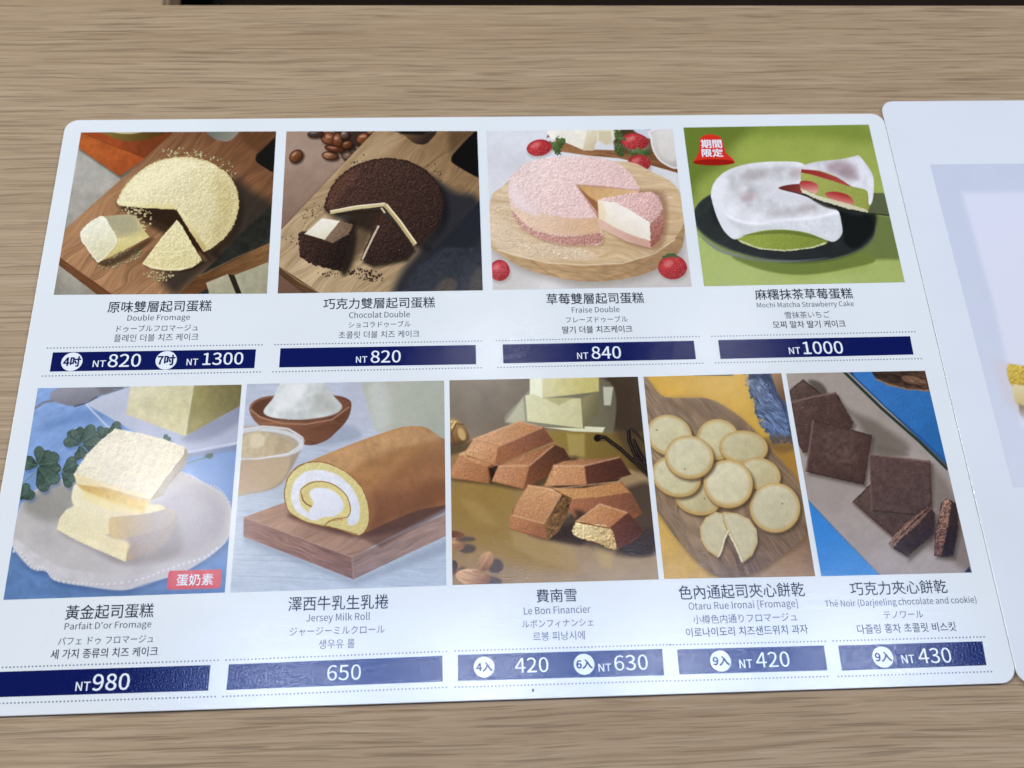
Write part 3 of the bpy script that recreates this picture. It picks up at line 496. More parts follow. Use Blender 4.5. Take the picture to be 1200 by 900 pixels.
def pic7(X, Y):
    return food7(X, Y)*np.array([1.01, 1.03, .96])
def food7(X, Y):
    p = Pic(X, Y, '9b7a4c'); W = G((-80, -50), (1200, -50), (1200, 1000), (-80, 1000))
    p.put(W, '96744a', 'a88c70', (300, 450, 600, 850), tex=soft(60, 1), amp=.05, tex2=crumb(4, 1), amp2=.03)
    p.put(G((-80, -50), (1200, -50), (1200, 260), (600, 250), (340, 240), (-80, 330)), '7a6a5c', '62503a', (200, 60, 700, 230), blur=12, tex=soft(70, 2), amp=.1)
    p.put(S((80, 460), (320, 460), (320, 640), (500, 700), (560, 800), (300, 760), (80, 600)), '9a7838', blur=34, a=.65)
    p.put(S((120, 520), (200, 540), (260, 620), (180, 600)), 'b08c54', blur=20, a=.5)
    p.put(G((430, 250), (840, 260), (860, 420), (560, 350)), '8d7334', '6c5228', (520, 300, 800, 300), blur=10)
    p.put(G((530, 260), (600, 262), (600, 350), (540, 350)), 'b19a58', blur=8, a=.7)
    p.put(S((690, 30), (850, 30), (850, 240), (740, 250), (690, 180)), '3a2a20', blur=16, a=.8)
    p.put(G((700, 230), (860, 260), (880, 440), (800, 400)), '3d2e24', blur=20, a=.55)
    # butter
    p.put(S((290, 215), (350, 130), (400, 80), (480, 60), (700, 60), (715, 240), (660, 256), (500, 240)), '8d8776', '6d6552', (340, 120, 700, 150), blur=5, a=.85)
    p.put(G((290, 215), (360, 120), (370, 210), (340, 222)), 'c8c3a8', blur=8, a=.7); p.put(G((672, 78), (712, 78), (702, 150), (676, 150)), 'c9c7b4', blur=4, a=.85)
    p.put(G((440, 236), (600, 240), (600, 232), (680, 236), (670, 256), (560, 252)), 'd8d2b4', blur=3)
    p.put(G((386, 30), (656, 30), (656, 96), (590, 104), (436, 122), (390, 118)), 'c4b46e', 'd6caa0', (600, 60, 430, 60), blur=4, tex=soft(30), amp=.05)
    p.put(G((386, 40), (434, 44), (436, 122), (386, 120)), 'e6e2cc', blur=4)
    p.put(G((368, 112), (400, 105), (436, 122), (586, 122), (594, 236), (590, 240), (376, 212)), 'd5cda8', 'c9bf94', (400, 140, 560, 230), blur=3, tex=soft(24, 2), amp=.04)
    p.put(G((586, 122), (652, 96), (656, 180), (594, 238)), '8a7e58', '6e6448', (600, 140, 650, 160), blur=3)
    p.put(G((440, 122), (560, 120), (500, 150)), 'a89b66', blur=6, a=.7)
    # vanilla pods
    for pl, w in (([(645, 272), (680, 275), (740, 320), (800, 375), (850, 425)], [16, 14, 14, 14, 10]), ([(770, 240), (775, 290), (800, 350), (850, 415)], [14, 16, 15, 12]), ([(772, 240), (800, 255), (840, 300)], [8, 8, 6]), ([(790, 280), (815, 340), (850, 390)], [10, 18, 16])):
        sp = np.array(pl, float); p.line(sp+np.array([5, 9]), w, '3c2c1c', blur=7, a=.6); p.line(sp, w, '17110f', blur=2, rag=1.5); p.line(sp-np.array([2, 2]), 2.5, '6f5f55', blur=1.8, a=.6)
    p.put(E(650, 278, 14, 14), '1a1312', blur=3)
    # dipper
    p.put(S((72, 210), (100, 206), (135, 235), (150, 280), (120, 300), (72, 300)), 'a67c48', '6b4526', (80, 220, 130, 290), blur=3)
    p.line([(75, 215), (96, 212), (80, 240)], 10, 'd8bc80', blur=3); p.line([(92, 300), (80, 260), (98, 222), (128, 226)], 5, '5c3a1e', blur=2.5); p.put(E(120, 262, 14, 26, -20), 'c39a5c', blur=5)
    p.put(G((72, 300), (160, 290), (200, 320), (72, 345)), '40301f', blur=12, a=.7)
    fine = crumb(5, 2); base = crumb(10, 3)
    def bar(outline, faces, shadow=None):
        if shadow is not None: p.put(shadow, '2a1e18', blur=9, a=.85)
        p.put(outline, '8a4f30', blur=2.5, rag=1.5)
        for pl, c1, c2, g in faces: p.put(pl, c1, c2, g, blur=5, tex=fine, amp=.12, tex2=base, amp2=.07, tint=(1, 1, .9))
    lit = soft(26, 2, 3)
    p.put(S((78, 440), (240, 462), (360, 480), (470, 450), (560, 380), (540, 350), (250, 430)), '3c2b1e', blur=12, a=.7)
    bar(G((78, 400), (110, 345), (150, 325), (260, 370), (225, 455), (78, 432)), [(G((78, 400), (112, 340), (180, 360), (220, 390), (225, 455), (78, 432)), 'bd8058', 'a26540', (100, 370, 210, 450)), (G((112, 340), (150, 322), (260, 365), (220, 390), (160, 370)), 'cc9268', 'bb7d54', (120, 340, 240, 380))])
    p.put(G((225, 395), (300, 375), (290, 400), (236, 455)), '2c1a12', blur=5)
    bar(G((238, 448), (262, 385), (300, 370), (480, 300), (520, 320), (545, 362), (440, 430), (362, 476)), [(G((238, 446), (262, 388), (384, 385), (390, 440), (362, 476)), 'c88a62', 'ac6e48', (260, 400, 380, 470)), (G((262, 388), (300, 370), (470, 305), (490, 320), (384, 386)), 'b87c56', '94593a', (300, 380, 480, 310)), (G((384, 386), (480, 304), (520, 320), (545, 362), (440, 430), (362, 476)), '7a452d', '4e2d20', (400, 440, 530, 340))])
    bar(G((130, 330), (165, 282), (345, 212), (440, 236), (478, 290), (330, 350), (255, 385), (140, 350)), [(G((130, 342), (165, 284), (262, 312), (252, 384)), 'd09a70', 'bd7d55', (160, 300, 240, 380)), (G((165, 282), (345, 212), (432, 238), (268, 310)), 'cf966c', 'b8784c', (200, 280, 400, 230)), (G((266, 310), (436, 236), (480, 290), (345, 345), (250, 385)), '9c5c3c', '7a4630', (280, 340, 440, 280))])
    p.line([(165, 284), (262, 312), (432, 238)], 5, 'd6a078', blur=3, a=.6)
    # right stack
    p.put(S((560, 560), (760, 470), (870, 470), (880, 700), (760, 740), (560, 680), (460, 660)), '3a2c26', blur=18, a=.8)
    bar(G((455, 478), (600, 462), (740, 445), (780, 490), (825, 570), (800, 590), (700, 600), (560, 580)), [(G((455, 480), (530, 470), (735, 446), (780, 492), (650, 512), (540, 520)), 'cc935e', 'b87c4c', (480, 480, 740, 470)), (G((520, 520), (650, 510), (782, 490), (826, 575), (690, 560), (560, 590)), 'a8684a', '7a4834', (560, 540, 800, 560))])
    bar(G((440, 465), (478, 385), (520, 370), (738, 352), (782, 420), (680, 450), (600, 470)), [(G((442, 466), (478, 385), (600, 385), (610, 458), (540, 464)), 'cd9268', 'b87c54', (470, 400, 600, 460)), (G((480, 384), (520, 368), (735, 352), (600, 386)), 'bb7f58', '8a553a', (500, 380, 720, 356)), (G((600, 386), (738, 352), (782, 420), (690, 446), (608, 460)), '5f3429', '48271f', (620, 420, 760, 400))])
    p.put(G((470, 466), (600, 462), (740, 434), (730, 448), (600, 472), (500, 474)), '2c1a14', blur=5, a=.9)
    # broken pieces
    p.put(S((380, 650), (470, 680), (600, 690), (560, 560), (640, 600), (500, 620)), '33251f', blur=14, a=.8)
    bar(G((306, 632), (318, 560), (378, 462), (470, 470), (548, 515), (520, 600), (455, 675), (380, 655)), [(G((378, 462), (462, 474), (508, 500), (440, 612), (316, 582), (330, 540)), 'cc9468', 'bb7f58', (380, 480, 400, 600)), (G((310, 580), (440, 612), (458, 672), (306, 630)), 'b5764f', '9e6040', (340, 600, 420, 660)), (G((508, 500), (548, 512), (530, 580), (500, 640), (456, 675), (440, 614)), '8a623c', '4e3220', (460, 620, 530, 540))])
    p.put(G((512, 502), (545, 512), (528, 580), (490, 650), (456, 672), (450, 630)), '7a5534', blur=3, tex=crumb(12, 4), amp=.4, rag=6, a=.8)
    p.put(S((740, 690), (840, 630), (880, 660), (870, 735), (760, 730)), '3c322e', blur=12, a=.85)
    bar(G((552, 650), (570, 600), (660, 535), (770, 570), (835, 640), (790, 680), (722, 712), (620, 680)), [(G((566, 604), (660, 535), (768, 570), (698, 628), (640, 618)), 'c68a5e', 'b4754c', (620, 570, 720, 600)), (G((698, 628), (770, 570), (835, 640), (780, 685), (722, 712)), '6b3b30', '51302a', (710, 650, 820, 640))])
    p.put(S((552, 650), (570, 602), (620, 615), (698, 628), (724, 710), (690, 706), (640, 682), (590, 672)), 'dcc294', 'c6a470', (600, 620, 680, 690), blur=2.5, tex=crumb(15, 1), amp=.2, tex2=crumb(6, 2), amp2=.12, rag=5, rs=8)
    p.line([(566, 604), (640, 620), (698, 630)], 5, '8e5534', rag=3, blur=2)
    for pl in ([(112, 342), (150, 324), (180, 330)], [(165, 284), (345, 213), (436, 237)], [(262, 388), (384, 385), (480, 305)], [(478, 386), (600, 386), (736, 353)], [(318, 580), (440, 612), (508, 502)], [(378, 463), (462, 475), (508, 500)], [(566, 603), (660, 536), (768, 570)], [(457, 480), (540, 470), (738, 447)]):
        p.line(pl, 6, 'ecc097', blur=4, a=.55, rag=1.5)
    # reflections and almonds
    p.put(G((310, 640), (450, 680), (560, 700), (560, 790), (400, 750), (320, 700)), 'b39263', blur=14, a=.5); p.put(G((640, 700), (720, 720), (700, 790), (660, 780)), 'c4a56a', blur=16, a=.5)
    for x, y, a, b, t, c in ((102, 692, 32, 26, 5, 'c0906c'), (98, 655, 34, 14, 10, '6c4230'), (86, 785, 18, 30, 10, '4c3a38'), (214, 760, 28, 42, 28, 'c49470'), (165, 822, 68, 34, 8, 'cf9f78')):
        p.put(E(x+38, y+18, a*1.1, b*.7, 0), '4d4447', blur=7, a=.8)
        e = E(x, y, a, b, t); p.put(e, c, '85563e', (x-a*.4, y-b*.6, x+a*.7, y+b), tex=grain(t+(90 if b > a else 0), 5, 10, 2), amp=.2, blur=2.5)
    return p.img

def pic8(X, Y):
    p = Pic(X, Y, 'd3a540'); W = G((-80, -50), (1200, -50), (1200, 1000), (-80, 1000))
    p.put(W, 'd2a438', 'cfa654', (300, 80, 200, 860), tex=crumb(5, 1), amp=.05, tex2=soft(60), amp2=.06)
    p.put(S((200, 90), (400, 60), (500, 200), (400, 160), (250, 130)), 'dcb048', blur=40, a=.6)
    p.put(G((540, 320), (680, 330), (720, 600), (640, 460)), 'a0742c', blur=16, a=.85)
    p.put(G((560, 700), (760, 640), (800, 900), (350, 900), (420, 850)), '8d6844', 'a98a60', (650, 700, 560, 850), blur=14, tex=soft(30), amp=.08)
    p.put(G((220, 38), (420, 38), (400, 52), (250, 52)), '3d3f4d', blur=4)
    # denim fringe and dark bowl at upper right
    p.put(G((456, 36), (620, 36), (660, 320), (560, 316), (500, 200), (470, 120)), '33405c', '4c5f80', (480, 60, 600, 300), rag=22, rs=16, blur=3, tex=grain(65, 7, 5, 1), amp=.5)
    p.put(G((456, 60), (520, 70), (600, 180), (640, 300), (540, 300), (500, 210)), '7b8ca6', '5a6d8c', (470, 90, 580, 290), rag=22, rs=12, blur=4, a=.6, tex=grain(40, 6, 4, 2), amp=.7)
    p.put(G((560, 36), (700, 36), (700, 150), (640, 180), (600, 130)), '3c3c46', blur=4); p.put(S((556, 30), (600, 30), (606, 80), (650, 160), (600, 150), (570, 90)), '9a7854', '6e4c30', (560, 60, 620, 120), blur=4)
    p.put(S((520, 300), (620, 290), (660, 330), (600, 360), (540, 330)), '6b5030', blur=14, a=.6)
    # board
    bd = S((30, 40), (60, 60), (120, 130), (200, 140), (300, 142), (380, 180), (460, 240), (560, 350), (660, 470), (700, 600), (690, 690), (600, 760), (500, 830), (400, 856), (320, 840), (240, 770), (150, 660), (90, 560), (40, 400))
    p.put(bd+np.array([8, 12]), '6f522c', blur=16, a=.7)
    p.put(bd, '8f765a', '7c6246', (150, 200, 600, 700), tex=grain(58, 15, 7, 2), amp=.24, tint=(.95, 1, 1.05), blur=2.5)
    p.put(S((120, 150), (300, 150), (460, 250), (560, 360), (440, 300), (260, 220)), '75583c', blur=24, a=.5, tex=grain(40, 12, 7, 3), amp=.3)
    p.put(S((120, 580), (280, 620), (360, 780), (400, 850), (300, 820), (180, 690)), 'a08a6c', blur=26, a=.4, tex=grain(58, 15, 7, 5), amp=.2)
    def cookie(x, y, a, b, t=0, c1='d3ca9f', c2='c9be8c', sh=(10, 14)):
        p.put(E(x+sh[0], y+sh[1], a, b, t), '4a3826', blur=10, a=.75)
        p.put(E(x+1, y+6, a, b, t), '8d6c3c', blur=2); p.put(E(x, y+3, a*.985, b*.985, t), 'c3a25e', blur=2)
        p.put(E(x, y, a*.985, b*.985, t), c1, c2, (x-a*.5, y-b*.7, x+a*.6, y+b*.8), rim=('c09a54', 13+int(x) % 7), blur=2, tex=soft(24, int(x) % 5), amp=.05, tex2=crumb(4, 2), amp2=.03)
    cookie(342, 302, 86, 80, 0, 'cfc595', 'c4b785'); cookie(150, 286, 92, 80, 18); cookie(445, 334, 98, 66, 4, 'c7bd90', 'bcae7c'); cookie(512, 440, 84, 62, 20, 'c9be92', 'b8a976')
    cookie(262, 540, 92, 62, 12, 'c9be8e', 'b9aa78'); cookie(178, 450, 100, 80, 18); cookie(570, 574, 102, 98, 10, 'ccc49e', 'beb48a'); cookie(384, 478, 99, 96, 15, 'd8d0a8', 'cdc398'); cookie(229, 373, 98, 86, 8, 'd5cda4', 'cbc094')
    for x, y in ((212, 422), (100, 268), (330, 410), (290, 540), (600, 560)): p.put(E(x, y, 3, 3), '6b5636', blur=1.8, a=.8)
    # broken cookie
    lf = G((372, 600), (386, 664), (370, 700), (358, 745), (345, 774), (300, 745), (276, 705), (272, 655), (295, 615), (335, 592))
    rt = G((362, 592), (420, 598), (470, 622), (498, 665), (502, 715), (480, 765), (440, 795), (432, 770), (410, 720), (388, 680), (366, 630))
    for q, g in ((lf, (290, 620, 350, 760)), (rt, (400, 610, 470, 780))):
        p.put(q+np.array([8, 12]), '4a3826', blur=9, a=.75); p.put(q+np.array([0, 5]), '9c7c48', blur=2)
        p.put(q, 'c9c09a', 'c4b98c', g, rim=('c2a666', 11), blur=2, tex=soft(14, 2), amp=.05, rag=1.5)
    p.line([(386, 664), (370, 700), (358, 745), (345, 774)], 8, 'd9d0ac', blur=2, rag=3, rs=6); p.line([(388, 680), (410, 720), (430, 765), (440, 792)], 8, 'd9d0ac', blur=2, rag=3, rs=6)
    return p.img

def pic9(X, Y):
    p = Pic(X, Y, 'a3958a'); W = G((-80, -50), (1200, -50), (1200, 1000), (-80, 1000))
    p.put(W, '9f9284', 'a3978e', (200, 100, 500, 800), tex=soft(70, 1), amp=.05, tex2=crumb(5, 2), amp2=.02)
    p.put(G((290, 20), (320, 36), (700, 400), (745, 450), (900, 450), (900, 20)), '2e2a24', blur=3)
    p.put(G((330, 20), (345, 60), (700, 396), (900, 520), (900, 20)), '3273b8', '2566a6', (420, 100, 650, 320), tex=crumb(5, 3), amp=.07, blur=3, tex2=soft(50), amp2=.06)
    p.line([(300, 34), (450, 180), (600, 312), (715, 425)], 11, '26352c', blur=3); p.line([(320, 34), (470, 178), (610, 300), (712, 396)], 5, '1d4f85', blur=3)
    p.put(G((400, 20), (700, 20), (660, 112), (560, 106), (480, 86), (430, 64)), '34271f', '4e3526', (450, 50, 620, 90), blur=3, tex=grain(10, 6, 6, 1), amp=.5); p.line([(430, 64), (480, 88), (560, 106), (640, 112)], 6, '8f6a4e', blur=3, rag=3)
    p.put(E(580, 70, 50, 14, 12), 'a67a5a', blur=6, a=.5, tex=grain(10, 5, 5), amp=.5)
    p.put(G((60, 440), (160, 545), (320, 715), (450, 848), (450, 900), (60, 900)), '2f7ecb', '3b88cf', (180, 600, 330, 830), blur=3, tex=crumb(5, 3), amp=.07)
    p.line([(155, 545), (320, 718), (450, 850)], 4, '80694c', blur=3, a=.6)
    p.put(S((200, 100), (240, 130), (330, 190), (440, 240), (560, 330), (520, 370), (430, 350), (340, 220)), '6d6154', blur=20, a=.85)
    p.put(S((160, 72), (210, 80), (236, 120), (210, 136)), '4f463a', blur=8, a=.85)
    p.put(S((640, 400), (760, 560), (810, 780), (800, 830), (740, 800), (640, 740), (560, 790), (660, 620)), '786b5f', blur=20, a=.8)
    p.put(S((420, 330), (500, 340), (560, 370), (420, 372)), '6a5f52', blur=10, a=.6)
    fine = crumb(5, 1); mid = soft(14, 2, 3)
    def sq(pl, c1, c2, g, edge=None):
        p.put(pl+np.array([10, 12]), '4d4238', blur=12, a=.75)
        p.put(pl, c1, c2, g, blur=2.5, rag=3, rs=9, tex=fine, amp=.12, tex2=mid, amp2=.16, rim=('3c2a24', 8))
        if edge is not None: p.line(edge, 8, '84695c', blur=4, a=.8, rag=2)
    sq(G((85, 110), (140, 66), (215, 126), (190, 160), (85, 160)), '5a463c', '4c3a33', (120, 90, 180, 150))
    sq(G((90, 158), (270, 118), (340, 238), (330, 260), (230, 330), (140, 360), (110, 300)), '59423a', '4a352e', (120, 180, 280, 300), [(92, 158), (180, 136), (270, 120)])
    sq(G((178, 228), (415, 288), (382, 486), (150, 434)), '553f36', '4a342e', (200, 260, 360, 460), [(180, 230), (166, 330), (152, 430)])
    p.put(S((220, 270), (340, 300), (330, 420), (230, 380)), '5e483e', blur=34, a=.7, tex=mid, amp=.3)
    sq(G((335, 555), (410, 480), (640, 600), (670, 660), (640, 700), (500, 698)), '5b463d', '4e3a33', (380, 520, 600, 680), [(336, 556), (412, 628), (498, 700)])
    sq(G((404, 364), (646, 392), (652, 560), (610, 610), (412, 590)), '5d453f', '52403a', (430, 380, 620, 600), [(404, 366), (520, 378), (644, 394)])
    p.line([(405, 370), (409, 480), (414, 588)], 8, '83685c', blur=4, a=.6)
    p.put(G((590, 590), (650, 560), (670, 640), (630, 700)), '3a2b26', blur=8, a=.6)
    # broken halves
    sq(G((480, 722), (505, 690), (640, 572), (664, 600), (662, 680), (555, 772), (500, 740)), '3f2f2a', '33262a', (540, 650, 640, 740))
    p.put(G((482, 724), (500, 690), (560, 630), (636, 572), (648, 582), (600, 640), (530, 700), (496, 740)), '8a6a58', '755445', (500, 700, 630, 590), blur=2.5, rag=5, rs=6, tex=crumb(7, 2), amp=.35)
    p.line([(490, 728), (530, 684), (590, 625), (640, 580)], 4, '3a2620', rag=3, blur=2)
    sq(G((690, 560), (710, 542), (752, 560), (758, 660), (738, 770), (700, 774), (662, 768), (664, 700)), '392b29', '2b2224', (700, 600, 750, 700))
    p.put(G((692, 560), (712, 544), (730, 560), (718, 640), (692, 765), (664, 768), (668, 690)), '8b6656', '6e4c40', (700, 580, 690, 740), blur=2.5, rag=5, rs=7, tex=crumb(9, 3), amp=.5)
    p.put(G((770, 850), (800, 812), (820, 860)), '22304a', blur=4)
    return p.img

def pic10(X, Y):
    p = Pic(X, Y, 'bfc6d8'); W = G((0, 0), (3000, 0), (3000, 1500), (0, 1500))
    p.put(W, 'c6cedb', 'cfd6e0', (1100, 200, 1180, 560), tex=soft(60, 1), amp=.01)
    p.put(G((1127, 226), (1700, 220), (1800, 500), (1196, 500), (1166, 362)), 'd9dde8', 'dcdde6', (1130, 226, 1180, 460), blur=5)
    p.put(G((1162, 420), (1190, 428), (1260, 436), (1300, 490), (1200, 492), (1176, 470)), 'cfcdd2', blur=5)
    p.put(S((1181, 428), (1200, 429), (1260, 432), (1265, 452), (1200, 453), (1184, 450)), 'd2b552', 'c3a548', (1185, 430, 1190, 452), blur=1.5, tex=crumb(2.5), amp=.2)
    p.put(S((1187, 452), (1200, 452), (1262, 454), (1262, 474), (1204, 476), (1190, 472)), 'dfd0a0', 'c9b67e', (1190, 452, 1192, 476), blur=1.5)
    p.put(S((1194, 474), (1204, 476), (1262, 476), (1262, 494), (1204, 494)), '8d7c5e', 'c9c9d0', (1198, 476, 1200, 492), blur=2)
    return p.img
# ------------------------------------------------------------------ materials
def new_mat(name):
    m = bpy.data.materials.new(name); m.use_nodes = True
    nt = m.node_tree; return m, nt, nt.nodes, nt.links, nt.nodes['Principled BSDF']
def film(nt, b, rough=.065, strength=1.0):
    """the satin laminate over everything printed: fine orange-peel relief in a clear coat"""
    N, K = nt.nodes, nt.links
    g = N.new('ShaderNodeNewGeometry')
    n1 = N.new('ShaderNodeTexNoise'); n1.inputs['Scale'].default_value = 1350; n1.inputs['Detail'].default_value = 2
    n2 = N.new('ShaderNodeTexNoise'); n2.inputs['Scale'].default_value = 5; n2.inputs['Detail'].default_value = 1
    K.new(g.outputs['Position'], n1.inputs['Vector']); K.new(g.outputs['Position'], n2.inputs['Vector'])
    b1 = N.new('ShaderNodeBump'); b1.inputs['Strength'].default_value = strength; b1.inputs['Distance'].default_value = .00005
    b2 = N.new('ShaderNodeBump'); b2.inputs['Strength'].default_value = .35; b2.inputs['Distance'].default_value = .0012
    K.new(n2.outputs['Fac'], b2.inputs['Height']); K.new(n1.outputs['Fac'], b1.inputs['Height']); K.new(b2.outputs[0], b1.inputs['Normal'])
    b.inputs['Coat Weight'].default_value = 1; b.inputs['Coat Roughness'].default_value = rough; b.inputs['Coat IOR'].default_value = 1.5
    K.new(b1.outputs[0], b.inputs['Coat Normal'])
    b.inputs['Roughness'].default_value = .8; b.inputs['Specular IOR Level'].default_value = 0
def lin(c):
    c = np.array([int(c[i:i+2], 16) for i in (0, 2, 4)])/255.0
    return np.where(c <= .04045, c/12.92, ((c+.055)/1.055)**2.4)
GAIN = np.array([1.04, .975, .955])
def ink(name, c, gain=True, mottle=.04):
    m, nt, N, K, b = new_mat(name)
    col = lin(c)*(GAIN if gain else 1)
    g = N.new('ShaderNodeNewGeometry'); n = N.new('ShaderNodeTexNoise'); n.inputs['Scale'].default_value = 900; n.inputs['Detail'].default_value = 3
    mx = N.new('ShaderNodeMix'); mx.data_type = 'RGBA'; K.new(g.outputs['Position'], n.inputs['Vector']); K.new(n.outputs['Fac'], mx.inputs[0])
    mx.inputs[6].default_value = (*np.clip(col*(1-mottle), 0, 1), 1); mx.inputs[7].default_value = (*np.clip(col*(1+mottle), 0, 1), 1)
    out = mx.outputs[2]
    if 'paper' in name:                         # handling marks: faint uneven tone
        n2 = N.new('ShaderNodeTexNoise'); n2.inputs['Scale'].default_value = 16; n2.inputs['Detail'].default_value = 5; K.new(g.outputs['Position'], n2.inputs['Vector'])
        rp = N.new('ShaderNodeValToRGB'); K.new(n2.outputs['Fac'], rp.inputs[0]); rp.color_ramp.elements[0].position = .3; rp.color_ramp.elements[1].position = .7
        rp.color_ramp.elements[0].color = (.955, .955, .95, 1); rp.color_ramp.elements[1].color = (1, 1, 1, 1)
        m2 = N.new('ShaderNodeMix'); m2.data_type = 'RGBA'; m2.blend_type = 'MULTIPLY'; m2.inputs[0].default_value = 1; K.new(out, m2.inputs[6]); K.new(rp.outputs[0], m2.inputs[7]); out = m2.outputs[2]
    K.new(out, b.inputs['Base Color']); film(nt, b); return m
M_PAPER = ink('laminated_paper', 'e3e4e2', gain=False, mottle=.015)
M_PAPER2 = ink('laminated_paper_cool', 'dfe0e2', gain=False, mottle=.015)
M_NAVY = ink('navy_ink', '0b1654')
M_TEXT = ink('grey_blue_ink', '2b3340'); M_TEXT2 = ink('slate_ink', '4c5562'); M_WHITE = ink('bare_paper', 'e8eaee', gain=False); M_DOT = ink('dot_ink', '7a8290')
M_RED = ink('red_ink', 'cf3020'); M_DKRED = ink('dark_red_ink', '96190f'); M_ROSE = ink('rose_ink', 'c64c56'); M_BLACK = ink('speck_ink', '101418')
def photo_mat(name, img):
    m, nt, N, K, b = new_mat(name); t = N.new('ShaderNodeTexImage'); t.image = img; t.extension = 'EXTEND'; t.interpolation = 'Linear'
    v = N.new('ShaderNodeVectorMath'); v.operation = 'MULTIPLY'; v.inputs[1].default_value = tuple(GAIN*PRINT)
    K.new(t.outputs['Color'], v.inputs[0]); K.new(v.outputs[0], b.inputs['Base Color']); film(nt, b); return m
PRINT = 1.0

def wood_mat():
    m, nt, N, K, b = new_mat('oak_laminate')
    g = N.new('ShaderNodeNewGeometry')
    def noise(sx, sy, det, rough=.5, vec=None, off=0):
        mp = N.new('ShaderNodeMapping'); mp.inputs['Scale'].default_value = (sx, sy, 1); mp.inputs['Location'].default_value = (off, off*.7, 0)
        K.new(vec or g.outputs['Position'], mp.inputs['Vector'])
        n = N.new('ShaderNodeTexNoise'); n.inputs['Scale'].default_value = 1; n.inputs['Detail'].default_value = det; n.inputs['Roughness'].default_value = rough
        K.new(mp.outputs[0], n.inputs['Vector']); return n.outputs['Fac']
    def math_(op, a, c=None, d=None):
        n = N.new('ShaderNodeMath'); n.operation = op
        for i, v in enumerate((a, c, d)):
            if v is None: continue
            if isinstance(v, (int, float)): n.inputs[i].default_value = v
            else: K.new(v, n.inputs[i])
        return n.outputs[0]
    def ramp(f, *st):
        r = N.new('ShaderNodeValToRGB'); K.new(f, r.inputs[0]); e = r.color_ramp.elements
        while len(e) < len(st): e.new(.5)
        for i, (p, c) in enumerate(st): e[i].position = p; e[i].color = c if len(c) == 4 else (*c, 1)
        return r.outputs[0]
    # slow sideways drift of the grain lines
    wv = math_('MULTIPLY', math_('SUBTRACT', noise(7, 22, 2, .5), .5), .006)
    cx = N.new('ShaderNodeCombineXYZ'); K.new(wv, cx.inputs[1])
    ad = N.new('ShaderNodeVectorMath'); K.new(g.outputs['Position'], ad.inputs[0]); K.new(cx.outputs[0], ad.inputs[1]); P = ad.outputs[0]
    broad = noise(2.5, 44, 3, .55, P, 3); mid = noise(8, 430, 3, .6, P, 7); finef = noise(28, 900, 3, .62, P, 11)
    pore = noise(26, 1000, 2, .5, P, 17); patch = noise(5, 14, 2, .5, None, 23); dash = noise(20, 700, 1.5, .45, P, 31)
    base = ramp(math_('ADD', math_('MULTIPLY', broad, .22), math_('ADD', math_('MULTIPLY', mid, .42), math_('MULTIPLY', finef, .36))),
                (.34, (.290, .188, .099)), (.46, (.348, .234, .130)), (.54, (.388, .268, .156)), (.66, (.455, .325, .200)))
    dk = ramp(pore, (.57, (0, 0, 0)), (.62, (1, 1, 1))); dk2 = ramp(dash, (.58, (0, 0, 0)), (.65, (1, 1, 1)))
    amt = math_('MULTIPLY', math_('MAXIMUM', math_('MULTIPLY', dk, .55), dk2), math_('ADD', math_('MULTIPLY', patch, .9), .25))
    mx = N.new('ShaderNodeMix'); mx.data_type = 'RGBA'; K.new(math_('MINIMUM', math_('MULTIPLY', amt, .62), 1.0), mx.inputs[0])
    K.new(base, mx.inputs[6]); mx.inputs[7].default_value = (.115, .066, .032, 1)
    K.new(mx.outputs[2], b.inputs['Base Color'])
    bp = N.new('ShaderNodeBump'); bp.inputs['Strength'].default_value = .5; bp.inputs['Distance'].default_value = .0003; bp.invert = True
    K.new(math_('ADD', amt, math_('MULTIPLY', finef, .4)), bp.inputs['Height']); K.new(bp.outputs[0], b.inputs['Normal'])
    b.inputs['Roughness'].default_value = .52; b.inputs['Specular IOR Level'].default_value = .35
    return m
M_WOOD = wood_mat()
def plain(name, c, r=.6, var=.2, sc_=20):
    m, nt, N, K, b = new_mat(name); n = N.new('ShaderNodeTexNoise'); n.inputs['Scale'].default_value = sc_; n.inputs['Detail'].default_value = 4
    mx = N.new('ShaderNodeMix'); mx.data_type = 'RGBA'; K.new(n.outputs['Fac'], mx.inputs[0]); c = np.array(c)
    mx.inputs[6].default_value = (*(c*(1-var)), 1); mx.inputs[7].default_value = (*(c*(1+var)), 1); K.new(mx.outputs[2], b.inputs['Base Color'])
    b.inputs['Roughness'].default_value = r; b.inputs['Specular IOR Level'].default_value = .2; return m
M_FLOOR = plain('dark_floor', (.014, .007, .004), 1.0); M_METAL = plain('black_metal', (.02, .02, .02), .4)

# ------------------------------------------------------------------ mesh helpers
def link(name, me, mat=None, parent=None, z=0.0):
    o = bpy.data.objects.new(name, me); COL.objects.link(o)
    if mat: me.materials.append(mat)
    if parent is not None: o.parent = parent
    return o
def sheet(name, pts, z, mat, parent, uv=None):
    me = bpy.data.meshes.new(name); me.from_pydata([(p[0], p[1], z) for p in pts], [], [list(range(len(pts)))]); me.update()
    if me.polygons[0].normal.z < 0: me.flip_normals()
    if uv:
        l = me.uv_layers.new(name='uv')
        for lp in me.loops: l.data[lp.index].uv = uv[lp.vertex_index]
    return link(name, me, mat, parent)
def ngon_from_bm(name, bm, mat, parent=None):
    me = bpy.data.meshes.new(name); bm.to_mesh(me); bm.free(); return link(name, me, mat, parent)
def rounded(x0, y0, x1, y1, r, n=10):
    out = []
    for cx, cy, a in ((x1-r, y1-r, 0), (x0+r, y1-r, 90), (x0+r, y0+r, 180), (x1-r, y0+r, 270)):
        for i in range(n+1):
            t = math.radians(a+90*i/n); out.append((cx+r*math.cos(t), cy+r*math.sin(t)))
    return out
